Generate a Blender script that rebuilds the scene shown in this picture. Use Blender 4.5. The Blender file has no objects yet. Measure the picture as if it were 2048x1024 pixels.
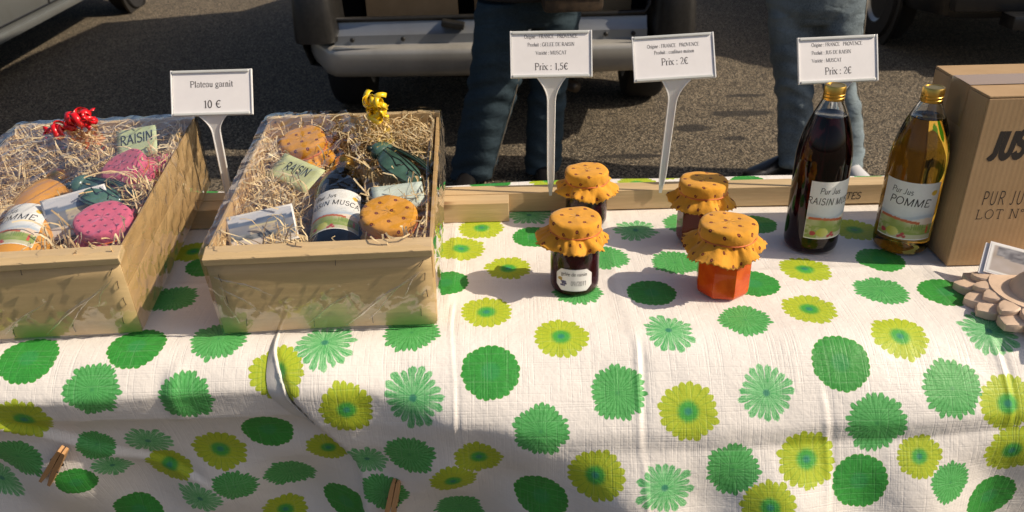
import bpy, bmesh, math, random
import numpy as np
from mathutils import Vector, Matrix, Euler
R = math.radians
rnd = random.Random(7)
sc = bpy.context.scene
col = sc.collection

# ------------------------------------------------------------------ camera
CAM_H, PITCH, ROLL = 1.33, R(28.0), R(-1.4)
fw = Vector((0, math.cos(PITCH), -math.sin(PITCH)))
r0 = Vector((1, 0, 0)); u0 = r0.cross(fw)
rv = math.cos(ROLL)*r0 + math.sin(ROLL)*u0
uv_ = math.cos(ROLL)*u0 - math.sin(ROLL)*r0
cd = bpy.data.cameras.new('camera'); cam = bpy.data.objects.new('camera', cd); col.objects.link(cam)
cd.sensor_width = 36; cd.lens = 28.79; cd.clip_start = 0.05; cd.clip_end = 600
m = Matrix((rv, uv_, -fw)).transposed().to_4x4(); m.translation = (0, 0, CAM_H)
cam.matrix_world = m
cd.dof.use_dof = True; cd.dof.focus_distance = 1.22; cd.dof.aperture_fstop = 9.0
sc.camera = cam

# ------------------------------------------------------------------ sun and sky
SUN_EL, SUN_AZ = R(40), R(-9)          # azimuth measured from +X towards +Y (sun a little on the camera's side)
w = bpy.data.worlds.new('World'); sc.world = w; w.use_nodes = True
nt = w.node_tree; nt.nodes.clear()
bg = nt.nodes.new('ShaderNodeBackground'); ow = nt.nodes.new('ShaderNodeOutputWorld')
sky = nt.nodes.new('ShaderNodeTexSky'); sky.sky_type = 'NISHITA'; sky.sun_disc = False
sky.sun_elevation = SUN_EL; sky.sun_rotation = math.pi/2 - SUN_AZ
sky.dust_density = 3.0; sky.ozone_density = 0.6; sky.air_density = 0.8
bg.inputs['Strength'].default_value = 0.088
nt.links.new(sky.outputs[0], bg.inputs[0]); nt.links.new(bg.outputs[0], ow.inputs[0])
sd = bpy.data.lights.new('sun', 'SUN'); sun = bpy.data.objects.new('sun', sd); col.objects.link(sun)
sd.energy = 4.3; sd.angle = R(0.53); sd.color = (1.0, 0.86, 0.68)
sdir = Vector((math.cos(SUN_EL)*math.cos(SUN_AZ), math.cos(SUN_EL)*math.sin(SUN_AZ), math.sin(SUN_EL)))
sun.rotation_euler = sdir.to_track_quat('Z', 'Y').to_euler(); sun.location = sdir*20
vs = sc.view_settings
vs.view_transform = 'Standard'; vs.look = 'None'; vs.exposure = 0.12; vs.gamma = 1.0; vs.use_curve_mapping = False
cy = sc.cycles
cy.max_bounces = 14; cy.transmission_bounces = 12; cy.transparent_max_bounces = 24; cy.diffuse_bounces = 4; cy.glossy_bounces = 6
cy.caustics_refractive = False; cy.caustics_reflective = False; cy.blur_glossy = 0.5; cy.use_denoising = True
cy.sample_clamp_indirect = 6

# ------------------------------------------------------------------ node helpers
class X:
    """a value in a node tree with arithmetic that makes Math nodes"""
    def __init__(s, t, k): s.t = t; s.k = k
    def _m(s, op, *a):
        n = s.t.nodes.new('ShaderNodeMath'); n.operation = op
        for i, v in enumerate((s,)+a):
            if isinstance(v, X): s.t.links.new(v.k, n.inputs[i])
            else: n.inputs[i].default_value = v
        return X(s.t, n.outputs[0])
    def __add__(s, o): return s._m('ADD', o)
    __radd__ = __add__
    def __sub__(s, o): return s._m('SUBTRACT', o)
    def __rsub__(s, o): return (s*-1)+o
    def __mul__(s, o): return s._m('MULTIPLY', o)
    __rmul__ = __mul__
    def __truediv__(s, o): return s._m('DIVIDE', o)
    def sin(s): return s._m('SINE')
    def abs(s): return s._m('ABSOLUTE')
    def fract(s): return s._m('FRACT')
    def floor(s): return s._m('FLOOR')
    def pow(s, e): return s._m('POWER', e)
    def min(s, o): return s._m('MINIMUM', o)
    def max(s, o): return s._m('MAXIMUM', o)
    def atan2(s, o): return s._m('ARCTAN2', o)
    def mod(s, o): return s._m('FLOORED_MODULO', o)
    def step(s, a, b, lo=0.0, hi=1.0):
        n = s.t.nodes.new('ShaderNodeMapRange'); n.interpolation_type = 'SMOOTHSTEP'
        s.t.links.new(s.k, n.inputs[0])
        for i, v in zip((1, 2, 3, 4), (a, b, lo, hi)):
            if isinstance(v, X): s.t.links.new(v.k, n.inputs[i])
            else: n.inputs[i].default_value = v
        return X(s.t, n.outputs[0])
def hyp(a, b): return (a*a+b*b).pow(0.5)
class T:
    """a material's node tree"""
    def __init__(s, name):
        s.m = bpy.data.materials.new(name); s.m.use_nodes = True
        s.t = s.m.node_tree; s.b = s.t.nodes['Principled BSDF']; s.out = s.t.nodes['Material Output']
    def n(s, k): return s.t.nodes.new(k)
    def link(s, a, b): s.t.links.new(a.k if isinstance(a, X) else a, b)
    def coord(s, kind='Object'):
        return s.n('ShaderNodeTexCoord').outputs[kind]
    def uv(s, name=None):
        n = s.n('ShaderNodeUVMap'); 
        if name: n.uv_map = name
        return n.outputs[0]
    def sep(s, v):
        n = s.n('ShaderNodeSeparateXYZ'); s.link(v, n.inputs[0]); return [X(s.t, o) for o in n.outputs]
    def comb(s, *a):
        n = s.n('ShaderNodeCombineXYZ')
        for i, v in enumerate(a):
            if isinstance(v, X): s.link(v, n.inputs[i])
            else: n.inputs[i].default_value = v
        return n.outputs[0]
    def scale(s, v, sx, sy, sz):
        n = s.n('ShaderNodeMapping'); s.link(v, n.inputs[0]); n.inputs['Scale'].default_value = (sx, sy, sz); return n.outputs[0]
    def noise(s, v, scale, detail=3, rough=0.55, dist=0.0):
        n = s.n('ShaderNodeTexNoise'); s.link(v, n.inputs['Vector']); n.inputs['Scale'].default_value = scale
        n.inputs['Detail'].default_value = detail; n.inputs['Roughness'].default_value = rough; n.inputs['Distortion'].default_value = dist
        return X(s.t, n.outputs[0])
    def voro(s, v, scale, feat='F1', rand=1.0):
        n = s.n('ShaderNodeTexVoronoi'); s.link(v, n.inputs['Vector']); n.feature = feat; n.inputs['Scale'].default_value = scale
        n.inputs['Randomness'].default_value = rand
        return n
    def attr(s, name):
        n = s.n('ShaderNodeAttribute'); n.attribute_name = name; return n
    def mix(s, f, a, b, mode='MIX'):
        n = s.n('ShaderNodeMix'); n.data_type = 'RGBA'; n.blend_type = mode; n.clamp_factor = True
        for sock, v in ((n.inputs[0], f), (n.inputs[6], a), (n.inputs[7], b)):
            if isinstance(v, X) or hasattr(v, 'is_linked'): s.link(v, sock)
            elif isinstance(v, (tuple, list)): sock.default_value = (*v[:3], 1)
            else: sock.default_value = v
        return n.outputs[2]
    def bump(s, h, strength=0.3, dist=0.01, prev=None):
        n = s.n('ShaderNodeBump'); s.link(h, n.inputs['Height']); n.inputs['Strength'].default_value = strength; n.inputs['Distance'].default_value = dist
        if prev is not None: s.link(prev, n.inputs['Normal'])
        return n.outputs[0]
    def set(s, color=None, rough=None, metal=None, normal=None, **k):
        b = s.b
        for key, v in (('Base Color', color), ('Roughness', rough), ('Metallic', metal), ('Normal', normal), *k.items()):
            if v is None: continue
            key = key.replace('_', ' ')
            if isinstance(v, X) or hasattr(v, 'is_linked'): s.link(v, b.inputs[key])
            elif isinstance(v, (tuple, list)) and len(v) == 3 and b.inputs[key].type == 'RGBA': b.inputs[key].default_value = (*v, 1)
            else: b.inputs[key].default_value = v
        return s.m
def lin(r, g, b):
    f = lambda c: (c/255/12.92) if c/255 <= .04045 else ((c/255+.055)/1.055)**2.4
    return (f(r), f(g), f(b))
def simple(name, c, rough=.5, metal=0.0, var=0.0, vs_=20, bump=0.0, bs=60, **k):
    t = T(name); v = t.coord()
    colr = c; nrm = None
    if var:
        f = t.noise(v, vs_, 4)
        colr = t.mix(f.step(.25, .75), tuple(x*(1-var) for x in c), tuple(min(1, x*(1+var)) for x in c))
    if bump: nrm = t.bump(t.noise(v, bs, 4), bump, .004)
    return t.set(colr, rough, metal, nrm, **k)

# ------------------------------------------------------------------ mesh helpers
class MB:
    def __init__(s): s.v = []; s.f = []; s.uv = []; s.hasuv = False
    def add(s, vs, fs, uvs=None):
        o = len(s.v); s.v += [tuple(p) for p in vs]; s.f += [tuple(i+o for i in f) for f in fs]
        s.uv += (list(uvs) if uvs is not None else [(0, 0)]*len(vs))
        if uvs is not None: s.hasuv = True
        return s
    def box(s, c, d, rot=None, taper=1.0, bev=0.0):
        x, y, z = d[0]/2, d[1]/2, d[2]/2
        if bev:
            b = min(bev, x*.9, y*.9, z*.9); vs = []; 
            bm = bmesh.new(); bmesh.ops.create_cube(bm, size=1)
            for v in bm.verts: v.co = Vector((v.co.x*2*x, v.co.y*2*y, v.co.z*2*z))
            bmesh.ops.bevel(bm, geom=bm.edges[:], offset=b, segments=2, affect='EDGES', profile=.6)
            bm.verts.index_update(); vs = [v.co.copy() for v in bm.verts]; fs = [[v.index for v in f.verts] for f in bm.faces]; bm.free()
        else:
            vs = [Vector((sx*x*(taper if sz > 0 else 1), sy*y*(taper if sz > 0 else 1), sz*z)) for sz in (-1, 1) for sy in (-1, 1) for sx in (-1, 1)]
            fs = [(0, 2, 3, 1), (4, 5, 7, 6), (0, 1, 5, 4), (2, 6, 7, 3), (0, 4, 6, 2), (1, 3, 7, 5)]
        if rot is not None:
            M = rot if isinstance(rot, Matrix) else Euler(rot).to_matrix()
            vs = [M @ v for v in vs]
        return s.add([v+Vector(c) for v in vs], fs)
    def tube(s, pts, r, n=8, cap=True, up=None, flat=1.0):
        pts = [Vector(p) for p in pts]; rr = r if isinstance(r, (list, tuple)) else [r]*len(pts)
        vs = []; prev = None
        for i, p in enumerate(pts):
            d = (pts[min(i+1, len(pts)-1)]-pts[max(i-1, 0)]).normalized()
            if prev is None:
                a = Vector((0, 0, 1)) if abs(d.z) < .9 else Vector((1, 0, 0))
                prev = d.cross(a).normalized()
            a = (prev - d*prev.dot(d)).normalized(); prev = a; b = d.cross(a)
            for k in range(n):
                t = 2*math.pi*k/n; vs.append(p+(a*math.cos(t)+b*math.sin(t)*flat)*rr[i])
        fs = [(i*n+k, i*n+(k+1) % n, (i+1)*n+(k+1) % n, (i+1)*n+k) for i in range(len(pts)-1) for k in range(n)]
        if cap: fs += [tuple(range(n))[::-1], tuple(range((len(pts)-1)*n, len(pts)*n))]
        return s.add(vs, fs)
    def lathe(s, prof, n=40, c=(0, 0, 0), cap=True):
        vs = [(c[0]+r*math.cos(2*math.pi*k/n), c[1]+r*math.sin(2*math.pi*k/n), c[2]+z) for r, z in prof for k in range(n)]
        fs = [(i*n+k, i*n+(k+1) % n, (i+1)*n+(k+1) % n, (i+1)*n+k) for i in range(len(prof)-1) for k in range(n)]
        if cap:
            if prof[0][0] > 1e-5: fs.append(tuple(range(n))[::-1])
            if prof[-1][0] > 1e-5: fs.append(tuple(range((len(prof)-1)*n, len(prof)*n)))
        return s.add(vs, fs)
    def grid(s, P, uvs=None, closed=False):
        a = len(P); b = len(P[0]); vs = [p for row in P for p in row]
        fs = [(i*b+j, i*b+(j+1) % b, (i+1)*b+(j+1) % b, (i+1)*b+j) for i in range(a-1) for j in range(b if closed else b-1)]
        return s.add(vs, fs, [q for row in uvs for q in row] if uvs else None)
    def loft(s, rings, cap=True):
        s0 = len(s.v); n = len(rings[0]); s.grid(rings, closed=True)
        if cap: s.f += [tuple(s0+k for k in range(n))[::-1], tuple(s0+(len(rings)-1)*n+k for k in range(n))]
        return s
    def xf(s, M):
        s.v = [tuple(M @ Vector(v)) for v in s.v]; return s
    def build(s, name, mat, parent=None, smooth=False, ang=None, label=None):
        me = bpy.data.meshes.new(name); me.from_pydata(s.v, [], s.f); 
        if s.hasuv:
            l = me.uv_layers.new(name='UVMap'); idx = np.zeros(len(me.loops), int); me.loops.foreach_get('vertex_index', idx)
            l.data.foreach_set('uv', np.array(s.uv, float)[idx].ravel())
        if smooth:
            me.polygons.foreach_set('use_smooth', [True]*len(me.polygons))
        me.update()
        return link(name, me, mat, parent, ang if smooth else None, label)
def link(name, me, mat, parent=None, ang=None, label=None):
    if ang is not None:
        bm = bmesh.new(); bm.from_mesh(me)
        for e in bm.edges:
            if len(e.link_faces) == 2 and e.calc_face_angle(0) > R(ang): e.smooth = False
        bm.to_mesh(me); bm.free()
    o = bpy.data.objects.new(name, me); col.objects.link(o)
    if mat is not None: me.materials.append(mat)
    if parent is not None: o.parent = parent
    if label: o['label'] = label
    return o
def tag(o, label=None, cat=None, group=None, kind=None):
    for k, v in (('label', label), ('category', cat), ('group', group), ('kind', kind)):
        if v: o[k] = v
    return o
def thing(name, label, cat, loc=(0, 0, 0), rot=(0, 0, 0), group=None):
    o = bpy.data.objects.new(name, None); col.objects.link(o); o.empty_display_size = .05
    o.location = loc; o.rotation_euler = rot
    return tag(o, label, cat, group)
def copy_tree(o, parent=None):
    c = o.copy(); col.objects.link(c); c.parent = parent
    for ch in [x for x in bpy.data.objects if x.parent == o]: copy_tree(ch, c)
    return c
def paint(o, name, cols):
    a = o.data.color_attributes.new(name, 'FLOAT_COLOR', 'POINT')
    a.data.foreach_set('color', np.concatenate([np.asarray(cols, float), np.ones((len(cols), 1))], 1).ravel())

# ------------------------------------------------------------------ lettering: a small stroke alphabet
def E(cx, cy_, rx, ry, a0, a1, n=9):
    return [(cx+rx*math.cos(R(a0+(a1-a0)*i/n)), cy_+ry*math.sin(R(a0+(a1-a0)*i/n))) for i in range(n+1)]
# each glyph: advance, strokes; a stroke = (k thick / n thin / m medium, points, ends that carry a serif)
GL = {
 ' ': (.32, []), ':': (.3, [('d', [(.13, .06)], ''), ('d', [(.13, .58)], '')]), ',': (.28, [('d', [(.12, .05)], ''), ('n', [(.14, .04), (.08, -.14)], '')]),
 '/': (.42, [('n', [(.04, -.06), (.38, 1.02)], '')]), '.': (.25, [('d', [(.1, .06)], '')]),
 'A': (.78, [('n', [(.06, 0), (.38, .98)], 's'), ('k', [(.37, 1), (.72, 0)], 'e'), ('n', [(.17, .36), (.58, .36)], '')]),
 'C': (.76, [('k', E(.42, .5, .36, .5, 315, 45)[::-1][3:7][::-1] if 0 else E(.42, .5, .36, .49, 50, 310, 14), ''), ('n', [(.67, .99), (.67, .74)], '')]),
 'D': (.80, [('k', [(.14, 0), (.14, 1)], 'se'), ('m', [(.14, .98), (.36, .98)]+E(.36, .5, .36, .48, 90, -90, 12)+[(.14, .02)], '')]),
 'E': (.68, [('k', [(.14, 0), (.14, 1)], 'se'), ('n', [(.14, .975), (.60, .975), (.60, .82)], ''), ('n', [(.14, .52), (.46, .52)], ''), ('n', [(.14, .025), (.62, .025), (.64, .2)], '')]),
 'F': (.62, [('k', [(.14, 0), (.14, 1)], 'se'), ('n', [(.14, .975), (.58, .975), (.58, .82)], ''), ('n', [(.14, .52), (.46, .52)], '')]),
 'G': (.80, [('k', E(.42, .5, .36, .49, 50, 350, 16), ''), ('m', [(.70, .42), (.70, .06)], 's')]),
 'I': (.34, [('k', [(.16, 0), (.16, 1)], 'se')]),
 'J': (.44, [('k', [(.28, 1), (.28, .18)]+E(.14, .16, .14, .16, 0, -150, 6), 's')]),
 'L': (.66, [('k', [(.14, 0), (.14, 1)], 'se'), ('n', [(.14, .025), (.58, .025), (.61, .22)], '')]),
 'M': (.96, [('n', [(.13, 0), (.13, 1)], 's'), ('k', [(.12, 1), (.47, .04)], 's'), ('n', [(.47, .04), (.80, 1)], ''), ('k', [(.82, 0), (.82, 1)], 'se')]),
 'N': (.82, [('n', [(.13, 0), (.13, 1)], 's'), ('k', [(.12, 1), (.68, .0)], 's'), ('n', [(.69, 0), (.69, 1)], 'e')]),
 'O': (.82, [('k', E(.40, .5, .35, .48, 90, 450, 20), '')]),
 'P': (.64, [('k', [(.14, 0), (.14, 1)], 'se'), ('m', [(.14, .98), (.34, .98)]+E(.34, .73, .25, .25, 90, -90, 9)+[(.14, .48)], '')]),
 'R': (.74, [('k', [(.14, 0), (.14, 1)], 'se'), ('m', [(.14, .98), (.34, .98)]+E(.34, .74, .24, .24, 90, -90, 9)+[(.14, .50)], ''), ('k', [(.32, .5), (.68, 0)], 'e')]),
 'S': (.62, [('m', [(.52, .82)]+E(.30, .75, .22, .23, 40, 230, 9)+E(.30, .27, .25, .25, 60, -140, 10)+[(.06, .2)], '')]),
 'T': (.70, [('k', [(.35, 0), (.35, 1)], 's'), ('n', [(.06, .8), (.06, .975), (.64, .975), (.64, .8)], '')]),
 'U': (.80, [('k', [(.15, 1), (.15, .34)]+E(.40, .30, .25, .29, 180, 360, 9)+[(.65, 1)], 'se')]),
 'V': (.76, [('k', [(.06, 1), (.38, .02)], 's'), ('n', [(.38, .02), (.70, 1)], 'e')]),
 'X': (.74, [('k', [(.06, 1), (.68, 0)], 'se'), ('n', [(.66, 1), (.08, 0)], 'se')]),
 'a': (.50, [('m', [(.08, .52)]+E(.24, .48, .16, .18, 150, 10, 6)+[(.40, .12), (.48, .03)], ''), ('m', E(.22, .19, .16, .18, 80, 330, 9), '')]),
 'c': (.48, [('m', E(.27, .33, .20, .32, 50, 310, 11), '')]),
 'd': (.54, [('m', E(.24, .33, .18, .32, 60, 300, 11), ''), ('k', [(.42, 1.0), (.42, .02)], '')]),
 'e': (.48, [('n', [(.08, .38), (.43, .38)], ''), ('m', E(.26, .33, .19, .33, 8, 315, 13), '')]),
 'f': (.36, [('k', [(.17, 0), (.17, .8)]+E(.31, .82, .14, .17, 180, 50, 6), 's'), ('n', [(.03, .62), (.34, .62)], '')]),
 'g': (.50, [('m', E(.22, .43, .16, .21, 90, 450, 12), ''), ('m', [(.15, .22), (.12, .10), (.34, .03)]+E(.24, -.12, .20, .13, 60, -270, 12), ''), ('n', [(.34, .57), (.48, .62)], '')]),
 'i': (.28, [('k', [(.14, 0), (.14, .64)], 's'), ('d', [(.14, .9)], '')]),
 'j': (.28, [('k', [(.16, .64), (.16, -.15), (.05, -.24)], ''), ('d', [(.16, .9)], '')]),
 'l': (.28, [('k', [(.14, 0), (.14, 1.0)], 's')]),
 'm': (.80, [('k', [(.13, 0), (.13, .64)], 's'), ('k', [(.13, .46)]+E(.26, .46, .12, .18, 140, 0, 6)+[(.39, 0)], 'e'), ('k', [(.39, .46)]+E(.52, .46, .13, .18, 140, 0, 6)+[(.66, 0)], 'e')]),
 'n': (.54, [('k', [(.13, 0), (.13, .64)], 's'), ('k', [(.13, .46)]+E(.27, .46, .14, .18, 140, 0, 6)+[(.41, 0)], 'e')]),
 'o': (.52, [('m', E(.25, .32, .19, .32, 90, 450, 14), '')]),
 'r': (.38, [('k', [(.13, 0), (.13, .64)], 's'), ('m', [(.13, .42), (.22, .60), (.34, .60)], '')]),
 's': (.42, [('m', [(.33, .54)]+E(.20, .48, .13, .15, 50, 220, 6)+E(.20, .17, .15, .16, 50, -140, 7), '')]),
 't': (.32, [('k', [(.15, .86), (.15, .14)]+E(.24, .12, .09, .10, 180, 300, 4), ''), ('n', [(.03, .62), (.30, .62)], '')]),
 'u': (.54, [('k', [(.13, .64), (.13, .20)]+E(.26, .18, .13, .16, 180, 330, 5)+[(.41, .2)], ''), ('k', [(.41, .64), (.41, 0)], '')]),
 'x': (.52, [('k', [(.05, .64), (.46, 0)], 'se'), ('n', [(.44, .64), (.06, 0)], 'se')]),
 '0': (.54, [('k', E(.25, .5, .19, .48, 90, 450, 18), '')]), '1': (.46, [('k', [(.25, 0), (.25, .98)], 's'), ('n', [(.25, .97), (.10, .84)], '')]),
 '2': (.54, [('m', E(.24, .72, .18, .26, 160, -30, 9)+[(.06, .04), (.46, .04), (.48, .16)], '')]),
 '5': (.54, [('m', [(.44, .96), (.15, .96), (.10, .58)]+E(.22, .32, .21, .29, 110, -150, 11), '')]),
 '9': (.54, [('m', E(.25, .68, .18, .29, 0, 360, 14), ''), ('m', [(.43, .66), (.38, .3), (.14, .0)], '')]),
 '€': (.60, [('k', E(.38, .5, .26, .46, 50, 310, 13), ''), ('n', [(.02, .58), (.46, .58)], ''), ('n', [(.02, .43), (.42, .43)], '')]),
}
GL['é'] = (.48, GL['e'][1]+[('n', [(.22, .80), (.36, .98)], '')])
GL['q'] = GL['g']; GL['p'] = (.54, [('k', [(.13, -.24), (.13, .64)], ''), ('m', E(.28, .33, .18, .32, 130, -130, 11), '')])
GL['b'] = GL['d']
GL['°'] = (.36, [('n', E(.17, .82, .12, .14, 0, 360, 10), '')]); GL['B'] = (.68, GL['P'][1]+[('m', [(.34, .5)]+E(.36, .25, .27, .25, 90, -90, 9)+[(.14, 0)], '')])
def text2d(txt, h, style='serif', sx=1.0, shear=0.0, weight=1.0, track=0.0):
    """list of quads in the plane: (layer, 4 points), origin at left of baseline; also total width"""
    W = {'serif': {'k': .115, 'n': .055, 'm': .085, 'd': .13}, 'hand': {'k': .11, 'n': .11, 'm': .11, 'd': .13},
         'bold': {'k': .24, 'n': .20, 'm': .22, 'd': .24}, 'type': {'k': .07, 'n': .07, 'm': .07, 'd': .1}}[style]
    quads = []; x0 = 0; lay = 0
    for ch in txt:
        adv, sts = GL[ch]
        for kd, pts, ser in sts:
            wd = W[kd]*weight
            segs = []
            if len(pts) == 1:
                a, b = pts[0]; segs.append(([(a, b-wd/2), (a, b+wd/2)], wd))
            else: segs.append((pts, wd))
            if style in ('serif', 'type'):
                for q, ps in (('s', pts[0]), ('e', pts[-1])):
                    if q in ser: segs.append(([(ps[0]-.12, ps[1]+(.02 if ps[1] < .3 else -.02)), (ps[0]+.12, ps[1]+(.02 if ps[1] < .3 else -.02))], W['n']*weight*.9))
            for ps, wdt in segs:
                lay += 1
                N = []
                closed = len(ps) > 3 and math.hypot(ps[0][0]-ps[-1][0], ps[0][1]-ps[-1][1]) < 1e-4
                for i in range(len(ps)):
                    a = ps[i-1] if i else (ps[-2] if closed else ps[0]); b = ps[i+1] if i < len(ps)-1 else (ps[1] if closed else ps[-1])
                    d = Vector((b[0]-a[0], b[1]-a[1])); d = d.normalized() if d.length > 1e-9 else Vector((0, 1)); N.append((-d.y, d.x))
                L = [(p[0]+n[0]*wdt/2, p[1]+n[1]*wdt/2) for p, n in zip(ps, N)]; Rr = [(p[0]-n[0]*wdt/2, p[1]-n[1]*wdt/2) for p, n in zip(ps, N)]
                for i in range(len(ps)-1):
                    quads.append((lay, [((x0+q[0]+shear*q[1])*h*sx, q[1]*h) for q in (L[i], Rr[i], Rr[i+1], L[i+1])]))
        x0 += adv+track
    return quads, x0*h*sx
def lettering(lines, mapf, mat, parent, name='lettering'):
    """lines: (text, height, x, y, align, style kwargs); mapf(u, v, layer) -> 3D"""
    mb = MB()
    for txt, h, x, y, al, kw in lines:
        kw = dict(kw); rot = kw.pop('rot', 0); Wt = kw.pop('W', None); q, wd = text2d(txt, h, **kw)
        if Wt: kw['sx'] = kw.get('sx', 1.0)*Wt/wd; q, wd = text2d(txt, h, **kw)
        ox = x-(wd/2 if al == 'c' else wd if al == 'r' else 0)
        c, s = math.cos(rot), math.sin(rot)
        for lay, pts in q:
            mb.add([mapf(x+(p[0]+ox-x)*c-p[1]*s, y+(p[0]+ox-x)*s+p[1]*c, lay % 7) for p in pts], [(0, 1, 2, 3)])
    return mb.build(name, mat, parent)

# ------------------------------------------------------------------ materials
def mat_asphalt():
    t = T('asphalt'); v = t.coord()
    vr = t.voro(v, 125); vc = t.sep(vr.outputs['Color'])[0]; d = X(t.t, vr.outputs['Distance'])
    big = t.noise(v, 1.3, 5, .6); mid = t.noise(v, 9, 4); fine = t.noise(v, 260, 3)
    c = t.mix(vc.pow(1.4), (.058, .045, .029), (.45, .36, .24))
    c = t.mix(vc.step(.90, .97), c, (.42, .36, .26))
    c = t.mix(d.step(.35, .75), c, (.020, .016, .012))
    c = t.mix(mid.step(.50, .72)*.40, c, (.035, .028, .020))
    c = t.mix(big.step(.35, .7)*.25, c, (.10, .082, .055))
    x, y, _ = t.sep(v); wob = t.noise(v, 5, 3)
    st = None  # small cast shadows painted into the ground colour as soft dark ellipses
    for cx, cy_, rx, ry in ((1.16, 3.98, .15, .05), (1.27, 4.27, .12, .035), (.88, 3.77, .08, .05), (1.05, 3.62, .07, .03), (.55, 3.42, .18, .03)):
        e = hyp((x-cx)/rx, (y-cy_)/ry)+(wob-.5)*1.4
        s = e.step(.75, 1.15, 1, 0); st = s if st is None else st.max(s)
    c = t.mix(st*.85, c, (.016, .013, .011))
    h = d*-1+fine*.35+vc*.3
    return t.set(c, .9, normal=t.bump(h, .9, .006))
def mat_cloth():
    t = T('printed_tablecloth')
    u, v, _ = t.sep(t.uv('flower')); xy = t.uv('metric')
    ft = X(t.t, t.attr('flower_kind').outputs['Fac']); rd = X(t.t, t.attr('flower_seed').outputs['Fac'])
    r = hyp(u, v); th = v.atan2(u)+rd*6.28
    nv = t.comb(u*3+rd*37, v*3, rd*11)
    nz = t.noise(nv, 1.0, 3); 
    rn = t.noise(t.comb(r*1.3, th*7, rd*9), 2.0, 3)                      # streaks that run out from the centre
    nr2 = t.noise(t.comb(r*4, th*16, rd*5), 1.6, 3)
    base = t.mix(t.noise(xy, 7, 3).step(.3, .7), (.80, .755, .70), (.84, .80, .75))
    def petals(n, depth, sharp, jag):
        q = (th*(n/2.0)+nz*1.6)/math.pi; k = (q*math.pi).sin().abs()
        wn = t.n('ShaderNodeTexWhiteNoise'); wn.noise_dimensions = '3D'; t.link(t.comb(q.floor(), rd*31, n), wn.inputs['Vector'])
        pr = X(t.t, wn.outputs['Value'])
        return k, k.pow(sharp)*depth+(1-depth)+(rn-.5)*jag+(pr-.5)*jag*1.1
    # yellow gerbera
    k, R0 = petals(21, .15, .55, .12)
    mY = (R0-r).step(-.02, .02)
    cY = t.mix((r+(rn-.5)*.22).step(.24, .46), (.045, .36, .035), (.42, .52, .012))
    cY = t.mix(((1-k).step(.6, .95))*r.step(.3, .6)*.55, cY, (.16, .36, .01))
    cY = t.mix((nr2-.5).abs().step(.08, .26)*r.step(.2, .5)*.45, cY, (.62, .66, .05))
    cY = t.mix((r+(nr2-.5)*.12).step(.05, .20, 1, 0)*.8, cY, (.004, .20, .16))
    # solid dark green, scalloped
    k, R0 = petals(24, .07, .6, .05)
    mD = (R0-r).step(-.012, .012)
    cD = t.mix(rn.step(.35, .65), (.012, .235, .018), (.022, .31, .030))
    cD = t.mix((r+(nr2-.5)*.1).step(.22, .40, 1, 0)*.4, cD, (.010, .26, .085))
    cD = t.mix((R0-r).step(.0, .045, 1, 0)*.6, cD, (.13, .42, .02))
    # mid green, dense
    k, R0 = petals(28, .13, .7, .15)
    mM = (R0-r).step(-.025, .025)
    cM = t.mix((nr2+k*.25).step(.40, .80), (.020, .24, .030), (.085, .42, .10))
    cM = t.mix((nr2-.5).abs().step(.10, .25)*r.step(.10, .5)*.55, cM, (.30, .62, .28))
    cM = t.mix(r.step(.0, .12, 1, 0)*.7, cM, (.02, .22, .06))
    # pale mint, spiky with white gaps
    k, R0 = petals(19, .20, .6, .24)
    mS = (R0-r).step(-.03, .03)*(1-((1-k).step(.70, .95)*r.step(.42, .85)))
    cS = t.mix((rn+.0).step(.35, .65), (.040, .36, .085), (.22, .56, .24))
    cS = t.mix((nr2-.5).abs().step(.06, .22)*r.step(.15, .6)*.75, cS, (.58, .76, .52))
    cS = t.mix((r+(nr2-.5)*.08).step(.08, .17, 1, 0)*.85, cS, (.006, .18, .12))
    out = base
    for i, (mk, c) in enumerate(((mY, cY), (mD, cD), (mM, cM), (mS, cS))):
        sel = (ft-(i+1)).abs().step(.3, .4, 1, 0)
        out = t.mix(sel*mk*.97, out, c)
    # embossed canvas pattern and faint grime
    x, y, _ = t.sep(xy)
    a = t.noise(t.comb(x*9, y*430, 0), 1.0, 1); b = t.noise(t.comb(x*430, y*9, 3), 1.0, 1)
    g = (a.step(.52, .72)+b.step(.52, .72))*1.0 + t.noise(xy, 60, 4)*.5
    ln = (a.step(.58, .72).max(b.step(.58, .72)))
    out = t.mix(ln*.05, out, (.86, .84, .80))
    cr = t.noise(xy, 11, 5, .6)
    nb = t.bump(cr, .25, .02); nb = t.bump(g, .24, .0010, nb)
    return t.set(out, .48, normal=nb, Specular_IOR_Level=.35)
def mat_wood(name, c1, c2, axis=0, ring=26, rough=.6, knots=True):
    t = T(name); v = t.coord(); sc3 = [ring]*3; sc3[axis] = ring*.07
    oi = X(t.t, t.n('ShaderNodeObjectInfo').outputs['Random'])
    xyz = t.sep(v); off = oi*7
    vv = t.comb(*[(xyz[i]+off)*sc3[i] for i in range(3)])
    n1 = t.noise(vv, 1.0, 4, .6, .8); n2 = t.noise(vv, 7, 3)
    c = t.mix(n1.step(.32, .68), c1, c2); c = t.mix((n2-.5).abs().step(.0, .22, 1, 0)*.25, c, tuple(x*.62 for x in c1))
    if knots:
        kv = [14]*3; kv[axis] = 5
        d = X(t.t, t.voro(t.comb(*[(xyz[i]+off)*kv[i] for i in range(3)]), 1.0).outputs['Distance'])
        c = t.mix(d.step(.07, .16, 1, 0)*.75, c, (.16, .07, .025))
    big = t.noise(v, 9, 3)
    c = t.mix(big.step(.45, .8)*.22, c, tuple(x*.55 for x in c2))
    return t.set(c, rough, normal=t.bump(n2, .25, .0015), Specular_IOR_Level=.3)
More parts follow.
